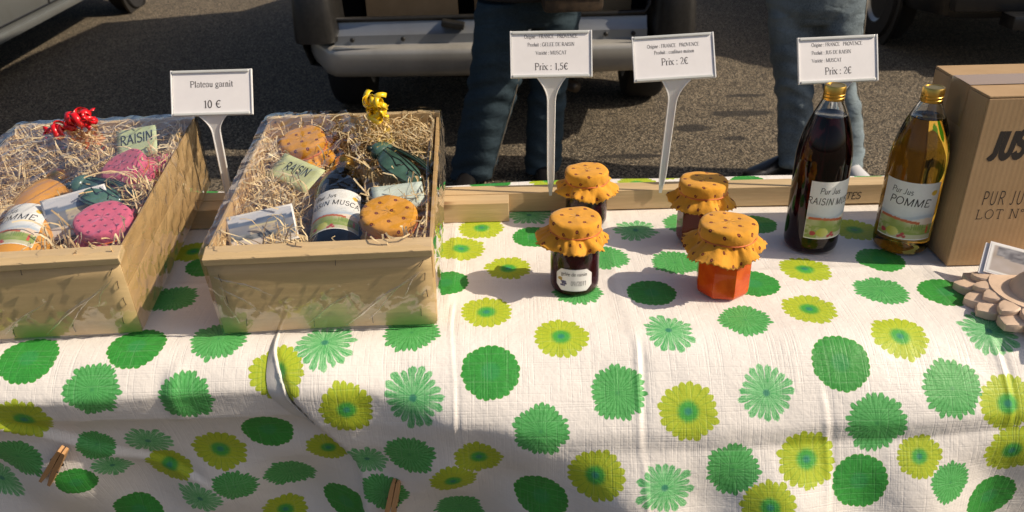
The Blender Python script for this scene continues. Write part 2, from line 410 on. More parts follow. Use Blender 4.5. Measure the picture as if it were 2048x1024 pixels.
def mat_fabric(name, base, kind):
    t = T(name); u, v, _ = t.sep(t.uv())
    p = .0205 if kind == 'ring' else .0125
    a = u/p; b = v/p
    row = b.floor(); sh = row.mod(2)*.5
    fx = ((a+sh).fract()-.5); fy = (b.fract()-.5)
    cx = (a+sh).floor(); jit = t.noise(t.comb(cx*3.7, row*5.1, 0), 1.0, 0)
    fx = fx+(jit-.5)*.3
    cl = t.noise(t.comb(u, v, 0), 45, 4); wv = t.noise(t.comb(u*900, v*900, 0), 1.0, 2)
    c = t.mix(cl.step(.3, .7), tuple(x*.88 for x in base), base)
    if kind == 'ring':
        r = hyp(fx*1.15, fy)
        c = t.mix(r.step(.115, .155, 1, 0), c, (.12, .018, .014)); c = t.mix(r.step(.03, .06, 1, 0), c, (.50, .16, .05))
        q = hyp(fx-.15, fy+.12); c = t.mix(q.step(.04, .07, 1, 0)*.6, c, (.20, .09, .02))
    else:
        r = hyp(fx, fy); k = ((fy.atan2(fx)*2).sin().abs()*.13+.09)
        c = t.mix((k-r).step(-.03, .03)*.9, c, (.16, .035, .085)); 
        q = hyp(fx-.10, fy-.12); c = t.mix(q.step(.04, .09, 1, 0)*.5, c, (.8, .5, .55))
    nb = t.bump(cl, .5, .005); nb = t.bump(wv, .25, .0006, nb)
    return t.set(c, .85, normal=nb, Specular_IOR_Level=.15, Sheen_Weight=.15, )
def mat_print(name, rough=.5, fine=0.06):
    t = T(name); c = t.attr('print').outputs['Color']; v = t.coord()
    n = t.noise(v, 220, 3)
    return t.set(t.mix(n.step(.3, .7)*fine, c, (.30, .28, .26)), rough, Specular_IOR_Level=.4)
def mat_glass(name, c, ior=1.5, rough=.0):
    t = T(name); return t.set(c, rough, Transmission_Weight=1.0, IOR=ior)
def mat_film():
    t = T('cellophane'); v = t.coord(); t.t.nodes.remove(t.b)
    n1 = t.noise(t.scale(v, 12, 5, 8), 1.0, 2, .5, 1.2); n2 = t.noise(v, 7, 2, .5, 2.0)
    rg = (n1-.5).abs().step(.0, .06, 1, 0)*.6 + (n2-.5).abs().step(0, .05, 1, 0)*.5+n2*1.6
    nb = t.bump(rg, .15, .005)
    g = t.n('ShaderNodeBsdfGlossy'); g.inputs['Roughness'].default_value = .07; g.inputs['Color'].default_value = (1, 1, 1, 1); t.link(nb, g.inputs['Normal'])
    tr = t.n('ShaderNodeBsdfTransparent'); tr.inputs[0].default_value = (.97, .965, .95, 1)
    fr = t.n('ShaderNodeFresnel'); fr.inputs[0].default_value = 1.45; t.link(nb, fr.inputs['Normal'])
    bf = X(t.t, t.n('ShaderNodeNewGeometry').outputs['Backfacing'])
    mx = t.n('ShaderNodeMixShader'); t.link((X(t.t, fr.outputs[0])*2.0+.03)*(1-bf), mx.inputs[0]); t.link(tr.outputs[0], mx.inputs[1]); t.link(g.outputs[0], mx.inputs[2])
    t.link(mx.outputs[0], t.out.inputs[0]); return t.m
def mat_denim(name, base, dark):
    t = T(name); v = t.coord(); x, y, z = t.sep(v)
    n = t.noise(t.scale(v, 5, 5, 2.2), 1.0, 4, .6); tw = t.noise(t.scale(v, 420, 420, 160), 1.0, 2)
    cr = t.noise(t.scale(v, 9, 9, 22), 1.0, 3, .5, .6)
    c = t.mix(n.step(.30, .72), dark, base); c = t.mix(tw.step(.3, .7)*.30, c, tuple(k*1.7 for k in base))
    nb = t.bump(cr, .35, .03); nb = t.bump(tw, .3, .001, nb)
    return t.set(c, .85, normal=nb, Specular_IOR_Level=.2)
def mat_paint(name, c, metal=.4, rough=.35, dirt=.25):
    t = T(name); v = t.coord(); n = t.noise(v, 3.5, 5, .65); f = t.noise(v, 90, 3); _, _, z = t.sep(v)
    cc = t.mix(n.step(.42, .75)*dirt, c, (.10, .085, .06))
    return t.set(cc, X(t.t, (n*.18+rough-.05).k), metal, t.bump(f, .04, .001), Coat_Weight=.35, Coat_Roughness=.15)
def mat_straw():
    t = T('wood_wool'); ri = X(t.t, t.n('ShaderNodeNewGeometry').outputs['Random Per Island'])
    c = t.mix(ri, (.66, .47, .22), (.90, .78, .52)); c = t.mix(ri.step(.86, .9)*.6, c, (.42, .22, .07))
    return t.set(c, .55, Specular_IOR_Level=.4)
def mat_cardboard(name='cardboard', axis=2):
    t = T(name); v = t.coord(); xyz = t.sep(v)
    n = t.noise(v, 14, 4, .6); fl = ((xyz[0]+xyz[1])*900).sin(); fi = t.noise(v, 300, 3)
    c = t.mix(n.step(.3, .75), (.40, .265, .14), (.46, .31, .17)); c = t.mix(fi.step(.55, .8)*.25, c, (.24, .14, .06))
    c = t.mix(fl.step(.2, 1)*.03, c, (.26, .15, .065))
    return t.set(c, .75, normal=t.bump(fl*.35+fi, .10, .0010), Specular_IOR_Level=.25)

M = {}
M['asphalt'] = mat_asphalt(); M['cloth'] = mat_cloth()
M['pine'] = mat_wood('pine', (.56, .40, .215), (.68, .51, .295), 0)
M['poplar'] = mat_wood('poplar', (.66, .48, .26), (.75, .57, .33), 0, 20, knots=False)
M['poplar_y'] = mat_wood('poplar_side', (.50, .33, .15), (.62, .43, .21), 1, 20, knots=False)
M['ply'] = mat_wood('thin_veneer', (.56, .40, .20), (.66, .49, .26), 0, 14, knots=False)
M['beech'] = mat_wood('beech', (.50, .27, .115), (.58, .33, .15), 2, 60, knots=False)
M['limewood'] = simple('limewood', (.74, .55, .40), .6, var=.10, vs_=35, bump=.15, bs=120)
M['orange'] = mat_fabric('orange_cotton', (.72, .335, .035), 'ring'); M['pink'] = mat_fabric('pink_cotton', (.66, .135, .235), 'cross')
M['paper'] = simple('white_card', (.84, .82, .82), .5, var=.02, vs_=60); M['ink'] = simple('black_ink', (.03, .028, .03), .6)
M['greyink'] = simple('grey_ink', (.075, .065, .065), .6); M['boxink'] = simple('stamp_ink', (.022, .016, .014), .7)
M['plastic'] = simple('white_plastic', (.80, .80, .79), .28, var=.03, vs_=40); M['clear'] = simple('grey_plastic', (.62, .64, .62), .25, var=.05)
M['print'] = mat_print('printed_paper'); M['gold'] = simple('gold_cap', (.80, .50, .11), .28, 1.0, .12, 60)
M['glass'] = mat_glass('clear_glass', (.97, .985, .97)); M['grape'] = mat_glass('grape_juice', (.014, .0025, .0035), 1.4); M['amber_lit'] = T('lit_apple_juice').set((.97, .46, .07), .05, Transmission_Weight=.32, IOR=1.35, Coat_Weight=.6); M['apple'] = mat_glass('apple_juice', (.70, .44, .065), 1.4)  # amber_lit: apple juice again, its sunlit brightness put into the colour
t = T('grape_jelly'); M['jelly'] = t.set((.030, .003, .006), .2, Transmission_Weight=.2, IOR=1.4, Specular_IOR_Level=.2)
t = T('fruit_jam'); n = t.noise(t.coord(), 45, 4)
M['jam'] = t.set(t.mix(n.step(.3, .7), (.52, .050, .006), (.66, .105, .008)), .3, Specular_IOR_Level=.05)
t = T('plum_jam'); M['plum'] = t.set((.115, .009, .006), .3, Specular_IOR_Level=.05)
M['rubber'] = simple('rubber_band', (.62, .16, .04), .5)
M['film'] = mat_film()
t = T('film_crease'); tr = t.n('ShaderNodeBsdfTransparent'); g = t.n('ShaderNodeBsdfGlossy'); g.inputs['Roughness'].default_value = .18; mx = t.n('ShaderNodeMixShader'); mx.inputs[0].default_value = .38
t.link(tr.outputs[0], mx.inputs[1]); t.link(g.outputs[0], mx.inputs[2]); t.link(mx.outputs[0], t.out.inputs[0]); M['crease'] = t.m; M['straw'] = mat_straw(); M['steel'] = simple('dark_wire', (.10, .085, .07), .4, .8)
M['tape'] = simple('parcel_tape', (.42, .27, .13), .16, Coat_Weight=.8); M['card'] = mat_cardboard()
M['red'] = simple('red_ribbon', (.66, .008, .014), .25, Coat_Weight=.3); M['yellow'] = simple('yellow_ribbon', (.90, .62, .01), .25, Coat_Weight=.6)
M['cicada'] = simple('green_glaze', (.060, .135, .100), .16, 0, .35, 50, Coat_Weight=1.0); M['vein'] = simple('dark_vein', (.012, .022, .018), .3)
M['denim_dark'] = mat_denim('dark_denim', (.034, .056, .070), (.015, .026, .036)); M['denim'] = mat_denim('washed_denim', (.21, .26, .285), (.070, .092, .108))
M['thread'] = simple('seam_thread', (.20, .17, .13), .8); M['black'] = simple('black_leather', (.012, .011, .011), .3, var=.2, vs_=40)
M['whiteshoe'] = simple('white_trainer', (.55, .55, .56), .5); M['coat'] = simple('dark_wool_coat', (.018, .016, .015), .9, var=.3, vs_=50)
M['skin'] = simple('skin', (.50, .28, .19), .5, var=.06, Subsurface_Weight=.1); M['hair'] = simple('brown_hair', (.05, .03, .018), .5, var=.3, vs_=90)
M['eye'] = simple('eye', (.75, .73, .70), .2); M['bag'] = simple('brown_bag', (.060, .038, .020), .7, var=.5, vs_=35)
M['silver'] = mat_paint('silver_paint', (.34, .325, .29), .55, .34); M['bumper'] = mat_paint('bumper_paint', (.45, .435, .40), .35, .38, .35)
M['grey_paint'] = mat_paint('grey_paint', (.20, .21, .205), .4, .35); M['dark_paint'] = mat_paint('dark_paint', (.018, .020, .024), .3, .3)
M['trim'] = simple('black_trim', (.017, .016, .015), .42, var=.25, vs_=60, bump=.1, bs=300); M['tyre'] = simple('tyre_rubber', (.016, .015, .015), .85, var=.2)
M['rim'] = simple('wheel_rim', (.30, .30, .30), .35, .8); M['window'] = simple('dark_window', (.012, .014, .016), .05); M['lamp'] = simple('red_lens', (.30, .012, .010), .15)
M['sill'] = mat_paint('sill_metal', (.30, .32, .35), .6, .35); M['inside'] = simple('van_interior', (.030, .026, .022), .8, var=.3, vs_=30)

# ------------------------------------------------------------------ ground
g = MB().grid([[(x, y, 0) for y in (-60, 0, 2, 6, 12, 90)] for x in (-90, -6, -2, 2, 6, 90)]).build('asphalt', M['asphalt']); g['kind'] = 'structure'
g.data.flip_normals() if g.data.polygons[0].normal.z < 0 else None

# ------------------------------------------------------------------ tablecloth
# ---- tablecloth surface: x across, s = arc length from the front table edge (s<0 on the top) ----
YF, YB, TZ = 0.885, 1.372, 0.75
CX = np.unique(np.round(np.concatenate([np.linspace(-1.16, 1.16, 387)]+[np.arange(c-.014, c+.0141, .0017) for c in (-.077, .155, .382, .604, -.427)]), 5))
CX = CX[np.concatenate([[True], np.diff(CX) > .0008])]
CS = np.concatenate([np.linspace(-0.62, -0.5, 14)[:-1], np.linspace(-0.5, 0.62, 401)])
PROFX = [-1.2, -.62, -.33, -.20, -.06, .04, .2, .45, .62, .8, 1.2]
PROF = [
 [(0,0),(.05,38),(.08,54),(.091,100),(.118,104),(.122,124),(.17,106),(.25,102),(.62,94)],
 [(0,0),(.05,38),(.08,54),(.091,100),(.118,104),(.122,124),(.17,106),(.25,102),(.62,94)],
 [(0,0),(.05,38),(.072,54),(.084,100),(.122,104),(.126,124),(.17,106),(.25,102),(.62,94)],
 [(0,0),(.05,38),(.072,52),(.086,98),(.125,102),(.13,114),(.17,106),(.25,102),(.62,94)],
 [(0,0),(.05,36),(.10,48),(.120,64),(.135,97),(.165,104),(.17,112),(.2,108),(.62,94)],
 [(0,0),(.05,36),(.10,46),(.135,58),(.152,82),(.168,84),(.173,84),(.23,100),(.62,94)],
 [(0,0),(.05,36),(.10,46),(.135,56),(.150,78),(.164,82),(.169,60),(.24,70),(.62,90)],
 [(0,0),(.05,36),(.10,46),(.13,56),(.142,84),(.158,90),(.163,58),(.21,68),(.62,90)],
 [(0,0),(.05,36),(.10,46),(.125,56),(.135,86),(.149,92),(.154,62),(.18,92),(.62,92)],
 [(0,0),(.05,40),(.10,52),(.12,62),(.13,96),(.14,100),(.144,80),(.16,100),(.62,94)],
 [(0,0),(.05,40),(.10,52),(.12,62),(.13,96),(.14,100),(.144,80),(.16,100),(.62,94)],
]
def smst(a, b, x):
    t = np.clip((x-a)/(b-a), 0, 1); return t*t*(3-2*t)
def ridge(d, w):
    return np.exp(-(d/w)**2)
def fold_x(s):
    # centre line of the overlap fold that sweeps down the front
    return np.interp(s, [-.02, .03, .08, .13, .17, .21, .26, .35, .62], [-.305, -.300, -.281, -.254, -.232, -.219, -.214, -.222, -.24])
def cloth_grid():
    S = CS; X = CX
    phi = np.zeros((len(X), len(S)))
    for i, x in enumerate(X):
        j = np.searchsorted(PROFX, x) - 1; j = min(max(j, 0), len(PROFX)-2)
        t = (x-PROFX[j])/(PROFX[j+1]-PROFX[j]); t = t*t*(3-2*t)
        A = np.array(PROF[j]); B = np.array(PROF[j+1])
        K = A*(1-t)+B*t
        phi[i] = np.radians(np.interp(S, K[:,0], K[:,1], left=0))
    ds = np.diff(S, prepend=S[0]-(S[1]-S[0]))
    top = (S <= 0)
    iy0 = np.where(top)[0][-1]
    Y = np.zeros_like(phi); Z = np.zeros_like(phi)
    dy = -np.cos(phi)*ds; dz = -np.sin(phi)*ds
    Y[:] = YF + np.cumsum(np.where(top, 0, dy), axis=1); Z[:] = TZ + np.cumsum(np.where(top, 0, dz), axis=1)
    # the top, and the back hang
    yt = YF - S
    lim = YB - YF
    ang = np.clip((-S - lim)/0.03, 0, 1)*np.radians(86)
    back = np.cumsum((np.sin(ang)*ds)[::-1])[::-1]; backy = np.cumsum((np.cos(ang)*ds)[::-1])[::-1]
    for k in np.where(top)[0]:
        Y[:, k] = YF + (backy[k]-backy[iy0]); Z[:, k] = TZ - (back[k]-back[iy0])
    XX = np.repeat(X[:, None], len(S), 1).copy(); SS = np.repeat(S[None], len(X), 0)
    # wavy back edge
    Y += np.where(SS < -.35, 0.010*np.sin(XX*5.2+0.4)+.004*np.sin(XX*17), 0)*smst(.35, .48, -SS)
    # normals from the profile
    dYs = np.gradient(Y, axis=1); dZs = np.gradient(Z, axis=1); L = np.hypot(dYs, dZs)+1e-9
    ny = dZs/L; nz = -dYs/L
    fr = smst(-.01, .05, SS)
    D = np.zeros_like(Y)
    rng = np.random.RandomState(4)
    # gentle unevenness
    for k in range(26):
        kx, ks = rng.normal(0, 16), rng.normal(0, 16); p = rng.uniform(0, 6.3)
        D += 0.00035*np.sin(kx*XX+ks*SS+p)*(0.7+.6*fr)
    # packing creases
    def crease(x0, a, w, s0, s1, wob=0.004):
        xc = x0 + wob*np.sin(SS*23+x0*9)
        m = smst(s0-.02, s0+.02, SS)*(1-smst(s1-.02, s1+.02, SS))
        return a*(.42 if s1 < .7 and s0 > -.1 and abs(x0+.427) > .02 else 1)*ridge(XX-xc, w)*m*(.75+.25*np.sin(SS*31+x0*40))
    D += crease(-.079, .0024, .0028, -.07, .14) - crease(-.074, .0022, .0034, -.07, .14)
    D += crease(-.088, .0018, .008, -.40, -.07)
    D += crease(.152, .0044, .0036, .02, .165, .002) - crease(.159, .0034, .0048, .03, .16, .002)
    D += crease(.157, .0028, .0036, .165, .6)
    D += crease(.150, .0016, .010, -.42, .02)
    D += crease(.377, .0024, .0038, .09, .62) - crease(.385, .0022, .004, .09, .62)
    D += crease(.60, .0036, .0036, .03, .14) - crease(.607, .0028, .004, .03, .14)
    D += crease(.598, .0018, .010, -.3, .03)
    D += crease(-.418, .007, .012, .05, .115, .008) - crease(-.436, .003, .012, .05, .115, .008)
    D += crease(-.66, .003, .016, .02, .2) + crease(-.55, .002, .02, .06, .2)
    # creases across the top
    for s0, a in ((-.145, .0016), (-.30, .0013)):
        D += a*ridge(SS-s0-.006*np.sin(XX*7), .007)
    # gathers near the pegs on the lower front
    low = smst(.15, .24, SS)
    D += low*0.010*np.sin((XX*1.0+SS*.8)*26)*smst(-.9, -.6, -np.abs(XX+.4))
    D += low*0.006*np.sin((XX*1.0-SS*.5)*33+1)
    # right half laps over the left half at the fold
    d = XX - fold_x(SS)
    lap = smst(-.004, .006, d)*(1-smst(.03, .16, d))*smst(-.03, .06, SS)
    D += .016*lap*(0.5+.9*smst(.03, .18, SS))
    # diagonal tuck held by the left peg
    st = smst(-.012, .004, (SS-.120-(XX+.66)*.62))*(1-smst(-.47, -.40, XX))*smst(.10, .125, SS)
    D += .009*st
    Y2 = Y + ny*D; Z2 = Z + nz*D
    return XX, SS, Y2, Z2
FLOWERS = [(-0.006, -0.17, 'Y'), (-0.036, -0.05, 'Y'), (0.06, 0.01, 'Y'), (0.198, -0.285, 'S'), (0.036, -0.27, 'D'), (0.24, -0.175, 'M'), (0.192, -0.09, 'D'), (0.198, 0.005, 'S'), (0.301, -0.015, 'M'), (0.337, -0.105, 'D'), (0.391, -0.035, 'Y'), (0.421, -0.145, 'Y'), (0.505, -0.08, 'M'), (0.541, -0.27, 'Y'), (0.541, -0.17, 'D'), (0.589, -0.07, 'D'), (0.601, 0.02, 'S'), (0.487, 0.025, 'Y'), (-0.078, -0.235, 'Y'), (-0.096, -0.13, 'D'), (-0.048, -0.305, 'Y'), (0.09, -0.095, 'M'), (0.138, -0.195, 'M'), (0.03, -0.35, 'S'), (0.282, -0.305, 'M'), (0.391, -0.295, 'D'), (-0.036, -0.49, 'D'), (0.228, -0.465, 'Y'), (0.427, -0.46, 'D'), (0.583, -0.45, 'D'), (-0.493, -0.245, 'Y'), (-0.475, -0.105, 'M'), (-0.457, -0.2, 'D'), (-0.481, 0.01, 'D'), (-0.613, 0.025, 'D'), (-0.379, 0.0, 'M'), (-0.24, 0.015, 'S'), (-0.132, -0.005, 'M'), (-0.523, 0.07, 'M'), (-0.409, 0.085, 'M'), (-0.295, 0.055, 'Y'), (-0.21, 0.1, 'Y'), (-0.619, 0.115, 'Y'), (-0.03, 0.06, 'D'), (-0.126, 0.09, 'S'), (0.126, 0.09, 'M'), (0.03, 0.135, 'M'), (0.21, 0.115, 'Y'), (0.307, 0.095, 'S'), (0.403, 0.06, 'D'), (0.439, 0.135, 'M'), (0.535, 0.095, 'M'), (0.601, 0.115, 'Y'), (0.096, 0.195, 'Y'), (0.264, 0.19, 'M'), (0.18, 0.21, 'S'), (0.355, 0.18, 'Y'), (0.493, 0.18, 'Y'), (0.421, 0.21, 'D'), (0.307, 0.235, 'Y'), (0.457, 0.23, 'M'), (0.535, 0.215, 'M'), (0.607, 0.26, 'D'), (0.553, 0.18, 'S'), (0.613, 0.18, 'Y'), (-0.397, 0.2, 'Y'), (-0.325, 0.16, 'D'), (-0.487, 0.18, 'S'), (-0.553, 0.18, 'M'), (-0.547, 0.225, 'S'), (-0.475, 0.235, 'Y'), (-0.391, 0.27, 'M'), (-0.319, 0.27, 'M'), (-0.445, 0.295, 'S'), (-0.661, 0.195, 'M'), (-0.252, 0.2, 'Y'), (-0.246, 0.325, 'D'), (-0.343, 0.36, 'Y'), (-0.138, 0.18, 'M'), (-0.048, 0.185, 'Y'), (-0.084, 0.23, 'Y'), (0.03, 0.25, 'D'), (-0.18, 0.26, 'M'), (-0.595, 0.24, 'D'), (-0.198, 0.2, 'S'), (0.619, 0.16, 'M')]
DROP = {(0.457, 0.23), (0.553, 0.18), (0.619, 0.16)}
XXg, SSg, Yg, Zg = cloth_grid()
def build_cloth():
    fl = [(x, s, k) for x, s, k in FLOWERS if (x, s) not in DROP] + [(.072, -.492, 'Y'), (-.56, -.485, 'D'), (-.47, -.50, 'M')]
    r2 = random.Random(3)
    for _ in range(9000):                                       # the same print goes on where the goods hide it or the frame ends
        x = r2.uniform(-1.16, 1.16); s = r2.uniform(-.6, .6)
        if all(math.hypot(x-a, s-b) > .080 for a, b, _k in fl) and (abs(x) > .68 or s > .30 or s < -.5 or (x < -.1 and -.44 < s < -.03)):
            fl.append((x, s, r2.choice('YDMS')))
    F = np.array([(a, b) for a, b, _ in fl])
    dd = np.hypot(*(F[:, None]-F[None]).transpose(2, 0, 1)); np.fill_diagonal(dd, 9)
    rad = np.minimum(.0358, dd.min(1)*.54) * np.array([r2.uniform(.94, 1.05) for _ in fl])
    rot = np.array([r2.uniform(0, 6.28) for _ in fl]); knd = np.array(['YDMS'.index(k)+1 for *_, k in fl])
    nx, ns = XXg.shape
    verts = np.stack([XXg, Yg, Zg], -1).reshape(-1, 3)
    I, J = np.meshgrid(np.arange(nx-1), np.arange(ns-1), indexing='ij'); a = (I*ns+J).ravel()
    faces = np.stack([a, a+ns, a+ns+1, a+1], 1)
    me = bpy.data.meshes.new('tablecloth'); me.from_pydata(verts.tolist(), [], faces.tolist())
    me.polygons.foreach_set('use_smooth', [True]*len(me.polygons))
    PX = np.stack([XXg.ravel(), SSg.ravel()], 1)
    cen = PX[faces].mean(1)
    d2 = ((cen[:, None]-F[None])**2).sum(-1)/(rad[None]**2); k = d2.argmin(1)
    kind = np.where(np.sqrt(d2.min(1)) < 1.6, knd[k], 0).astype(float)
    loc = (PX[faces]-F[k][:, None])/rad[k][:, None, None]
    c, s = np.cos(rot[k])[:, None], np.sin(rot[k])[:, None]
    uvf = np.stack([loc[..., 0]*c-loc[..., 1]*s, loc[..., 0]*s+loc[..., 1]*c], -1)
    u1 = me.uv_layers.new(name='flower'); u1.data.foreach_set('uv', uvf.reshape(-1))
    u2 = me.uv_layers.new(name='metric'); u2.data.foreach_set('uv', PX[faces].reshape(-1))
    at = me.attributes.new('flower_kind', 'FLOAT', 'FACE'); at.data.foreach_set('value', kind)
    at = me.attributes.new('flower_seed', 'FLOAT', 'FACE'); at.data.foreach_set('value', (rot[k]/6.28))
    me.update()
    return link('tablecloth', me, M['cloth'])
def cpos(x, s, lift=0.0):
    i = min(max(int(np.searchsorted(CX, x))-1, 0), len(CX)-3); j = min(max(int(np.searchsorted(CS, s))-1, 0), len(CS)-3)
    fx, fs = (x-CX[i])/(CX[i+1]-CX[i]), (s-CS[j])/(CS[j+1]-CS[j])
    g_ = lambda A, a, b: (A[a, b]*(1-fx)+A[a+1, b]*fx)*(1-fs)+(A[a, b+1]*(1-fx)+A[a+1, b+1]*fx)*fs
    pt = lambda a, b: Vector((g_(XXg, a, b), g_(Yg, a, b), g_(Zg, a, b)))
    p, q, h = pt(i, j), pt(i, j+1), pt(i+1, j)
    n = (h-p).cross(p-q).normalized()
    if n.y > 0 and n.z < .3: n = -n
    return p+n*lift, n
cloth = build_cloth()
tag(cloth, 'white vinyl tablecloth printed with green and yellow gerbera flowers, hanging over the table front', 'tablecloth')
# the turned-back hem of the overlapping half, lying on the cloth as a strip of its own
t = T('cloth_underside'); v = t.coord(); n = t.noise(v, 25, 3)
M['under'] = t.set(t.mix(n.step(.56, .66)*.18, (.74, .71, .66), (.30, .52, .36)), .6, normal=t.bump(t.noise(v, 300, 2), .2, .001))
P = []
for s in np.linspace(-.03, .17, 36):
    wdt = float(np.interp(s, [-.03, -.01, .03, .06, .09, .12, .145, .17], [.001, .003, .009, .020, .027, .025, .016, .003]))
    x1 = float(fold_x(s)); row = []
    for q in range(7):
        f = q/6; p, nn = cpos(x1-wdt*(1-f), s); lift = .0012+.005*math.sin(f*math.pi/2)*float(smst(-.03, .04, np.array(s)))
        nn = Vector((0, nn.y, nn.z)).normalized(); p.x = x1-wdt*(1-f); row.append(p+nn*lift)
    p2 = row[-1]+Vector((.002, .003, -.003)); row.append(p2); P.append(row)
MB().grid(P).build('turned_hem', M['under'], cloth, True)

# trestle table that the cloth hides
tb = thing('trestle_table', 'folding table underneath the flowered tablecloth', 'table', (0, 1.12, 0))
MB().box((0, 0, .733), (2.26, .46, .026)).build('tabletop', M['ply'], tb)
for sx in (-1, 1):
    for sy in (-1, 1): MB().tube([(sx*.95, sy*.19, .72), (sx*.98, sy*.20, .0)], .014, 8).build('leg', M['steel'], tb)

# ------------------------------------------------------------------ battens at the back of the table
def batten(name, label, x0, x1, y, d, h, z=.7515):
    o = MB().box(((x1-x0)/2, 0, h/2), (x1-x0, d, h), bev=.0012).build(name, M['pine']); o.location = (x0, y, z)
    return tag(o, label, 'batten', 'pine battens behind the goods')
rail = batten('pine_batten', 'long pale pine batten lying at the back of the table, behind the jars and bottles', -.95, .70, 1.262, .034, .034)
block = batten('pine_batten', 'shorter pine batten in front of the long one, ending beside the left jars', -.95, -.003, 1.2265, .036, .033)
MK = {'style': 'hand', 'shear': .15, 'sx': 1.0}
lettering([('NETTES', .0125, .583, 0, 'r', dict(MK, weight=1.1))], lambda u, v, l: (u+.95, -.0173-l*.00003, .0085+v), M['boxink'], rail, 'marker_writing')

# ------------------------------------------------------------------ price signs
def price_sign(name, label, base, hgt, lean, yaw, tilt, lines, roll=0):
    w_, h_ = .126, .0715
    t = thing(name, label, 'price sign', base, (0, lean, yaw), 'white price signs on stems')
    # stem: tapering spike that flares under the plate, with raised edges
    N = 26; L = []; 
    for i in range(N+1):
        z = hgt*i/N; f = i/N
        hw = .0022+.0035*min(1, f*6)+.0012*f + (.017*((f-.80)/.20)**2 if f > .80 else 0)
        L.append((hw, z))
    mb = MB()
    outl = [(-a, 0, b) for a, b in L]+[(a, 0, b) for a, b in L[::-1]]
    n = len(L)
    mb.grid([[(-a, -.0012, b), (a, -.0012, b)] for a, b in L]); mb.grid([[(a, .0012, b), (-a, .0012, b)] for a, b in L])
    mb.grid([[(a, -.0012, b), (a, .0012, b)] for a, b in L]); mb.grid([[(-a, .0012, b), (-a, -.0012, b)] for a, b in L])
    mb.build('stem', M['plastic'], t)
    for sg in (-1, 1): 
        MB().tube([(sg*(a-.0008), -.0018, b) for a, b in L[2:]], .0011, 6).build('stem_rib', M['plastic'], t)
    # plate, leaning back
    RX = Matrix.Rotation(-tilt, 3, 'X') @ Matrix.Rotation(roll, 3, 'Y')
    org = Vector((0, -.002, hgt-.002))
    def pl(p): return RX @ Vector(p)+org
    def bx(c, d, nm, mt, par=t, bev=.0006):
        mb = MB().box((0, 0, 0), d, bev=bev); mb.v = [tuple(pl(Vector(v)+Vector(c))) for v in mb.v]; return mb.build(nm, mt, par)
    bx((0, .0012, h_/2), (w_, .0016, h_), 'holder', M['plastic'])
    for z in (.0028, h_-.0030): bx((-.001, -.0022, z), (w_-.008, .0030, .0042), 'clip_rail', M['clear'], bev=.0012)
    for x in (-w_/2+.0012, w_/2-.0012): bx((x, -.0006, h_/2), (.0022, .0036, h_-.0006), 'side_edge', M['plastic'])
    card = bx((0, -.0004, h_/2), (w_-.006, .0006, h_-.004), 'card', M['paper'], bev=0)
    lettering(lines, lambda u, v, l: pl((u, -.00085-l*.00002, v)), M['greyink'], card)
    return t
S1 = dict(style='serif', weight=1.0)
def ln(txt, h, x, y, W, al='c', **k): return (txt, h, x, y, al, dict(S1, W=W, **k))
price_sign('price_sign', 'white sign reading Plateau garnit 10 € between the two gift crates', (-.459, 1.2315, .7846), .153, R(0), R(1), R(28),
   [ln('Plateau garnit', .0095, 0, .0445, .0665), ln('10 €', .0118, 0, .0120, .0275)])
price_sign('price_sign', 'white sign priced 1,5€ for GELEE DE RAISIN behind the dark jelly jars', (.066, 1.2415, .7815), .200, R(.4), R(0), R(24),
   [ln('Origine : FRANCE   PROVENCE', .0055, .0, .0600, .082), ln('Produit : GELEE DE RAISIN', .0055, .0, .0478, .072), ln('Variété : MUSCAT', .0055, 0, .0352, .0475), ln('Prix : 1,5€', .0104, .0, .0120, .0512)])
price_sign('price_sign', 'slightly tilted white sign priced 2€ for confiture maison behind the orange jam', (.2475, 1.2415, .7815), .192, R(3.2), R(-4), R(30),
   [ln('Origine : FRANCE   PROVENCE', .0055, .0, .0515, .080), ln('Produit : confiture maison', .0055, .001, .0415, .0615), ln('Prix : 2€', .0106, .001, .0240, .0412)], roll=R(-6.5))
price_sign('price_sign', 'white sign priced 2€ for JUS DE RAISIN above the dark juice bottle', (.513, 1.2415, .7815), .181, R(-.5), R(3), R(24),
   [ln('Origine : FRANCE   PROVENCE', .0055, -.041, .0565, .080, 'l'), ln('Produit : JUS DE RAISIN', .0055, -.041, .0445, .0620, 'l'), ln('Variété : MUSCAT', .0055, -.041, .0325, .0468, 'l'), ln('Prix : 2€', .0106, .0, .0135, .0418)])

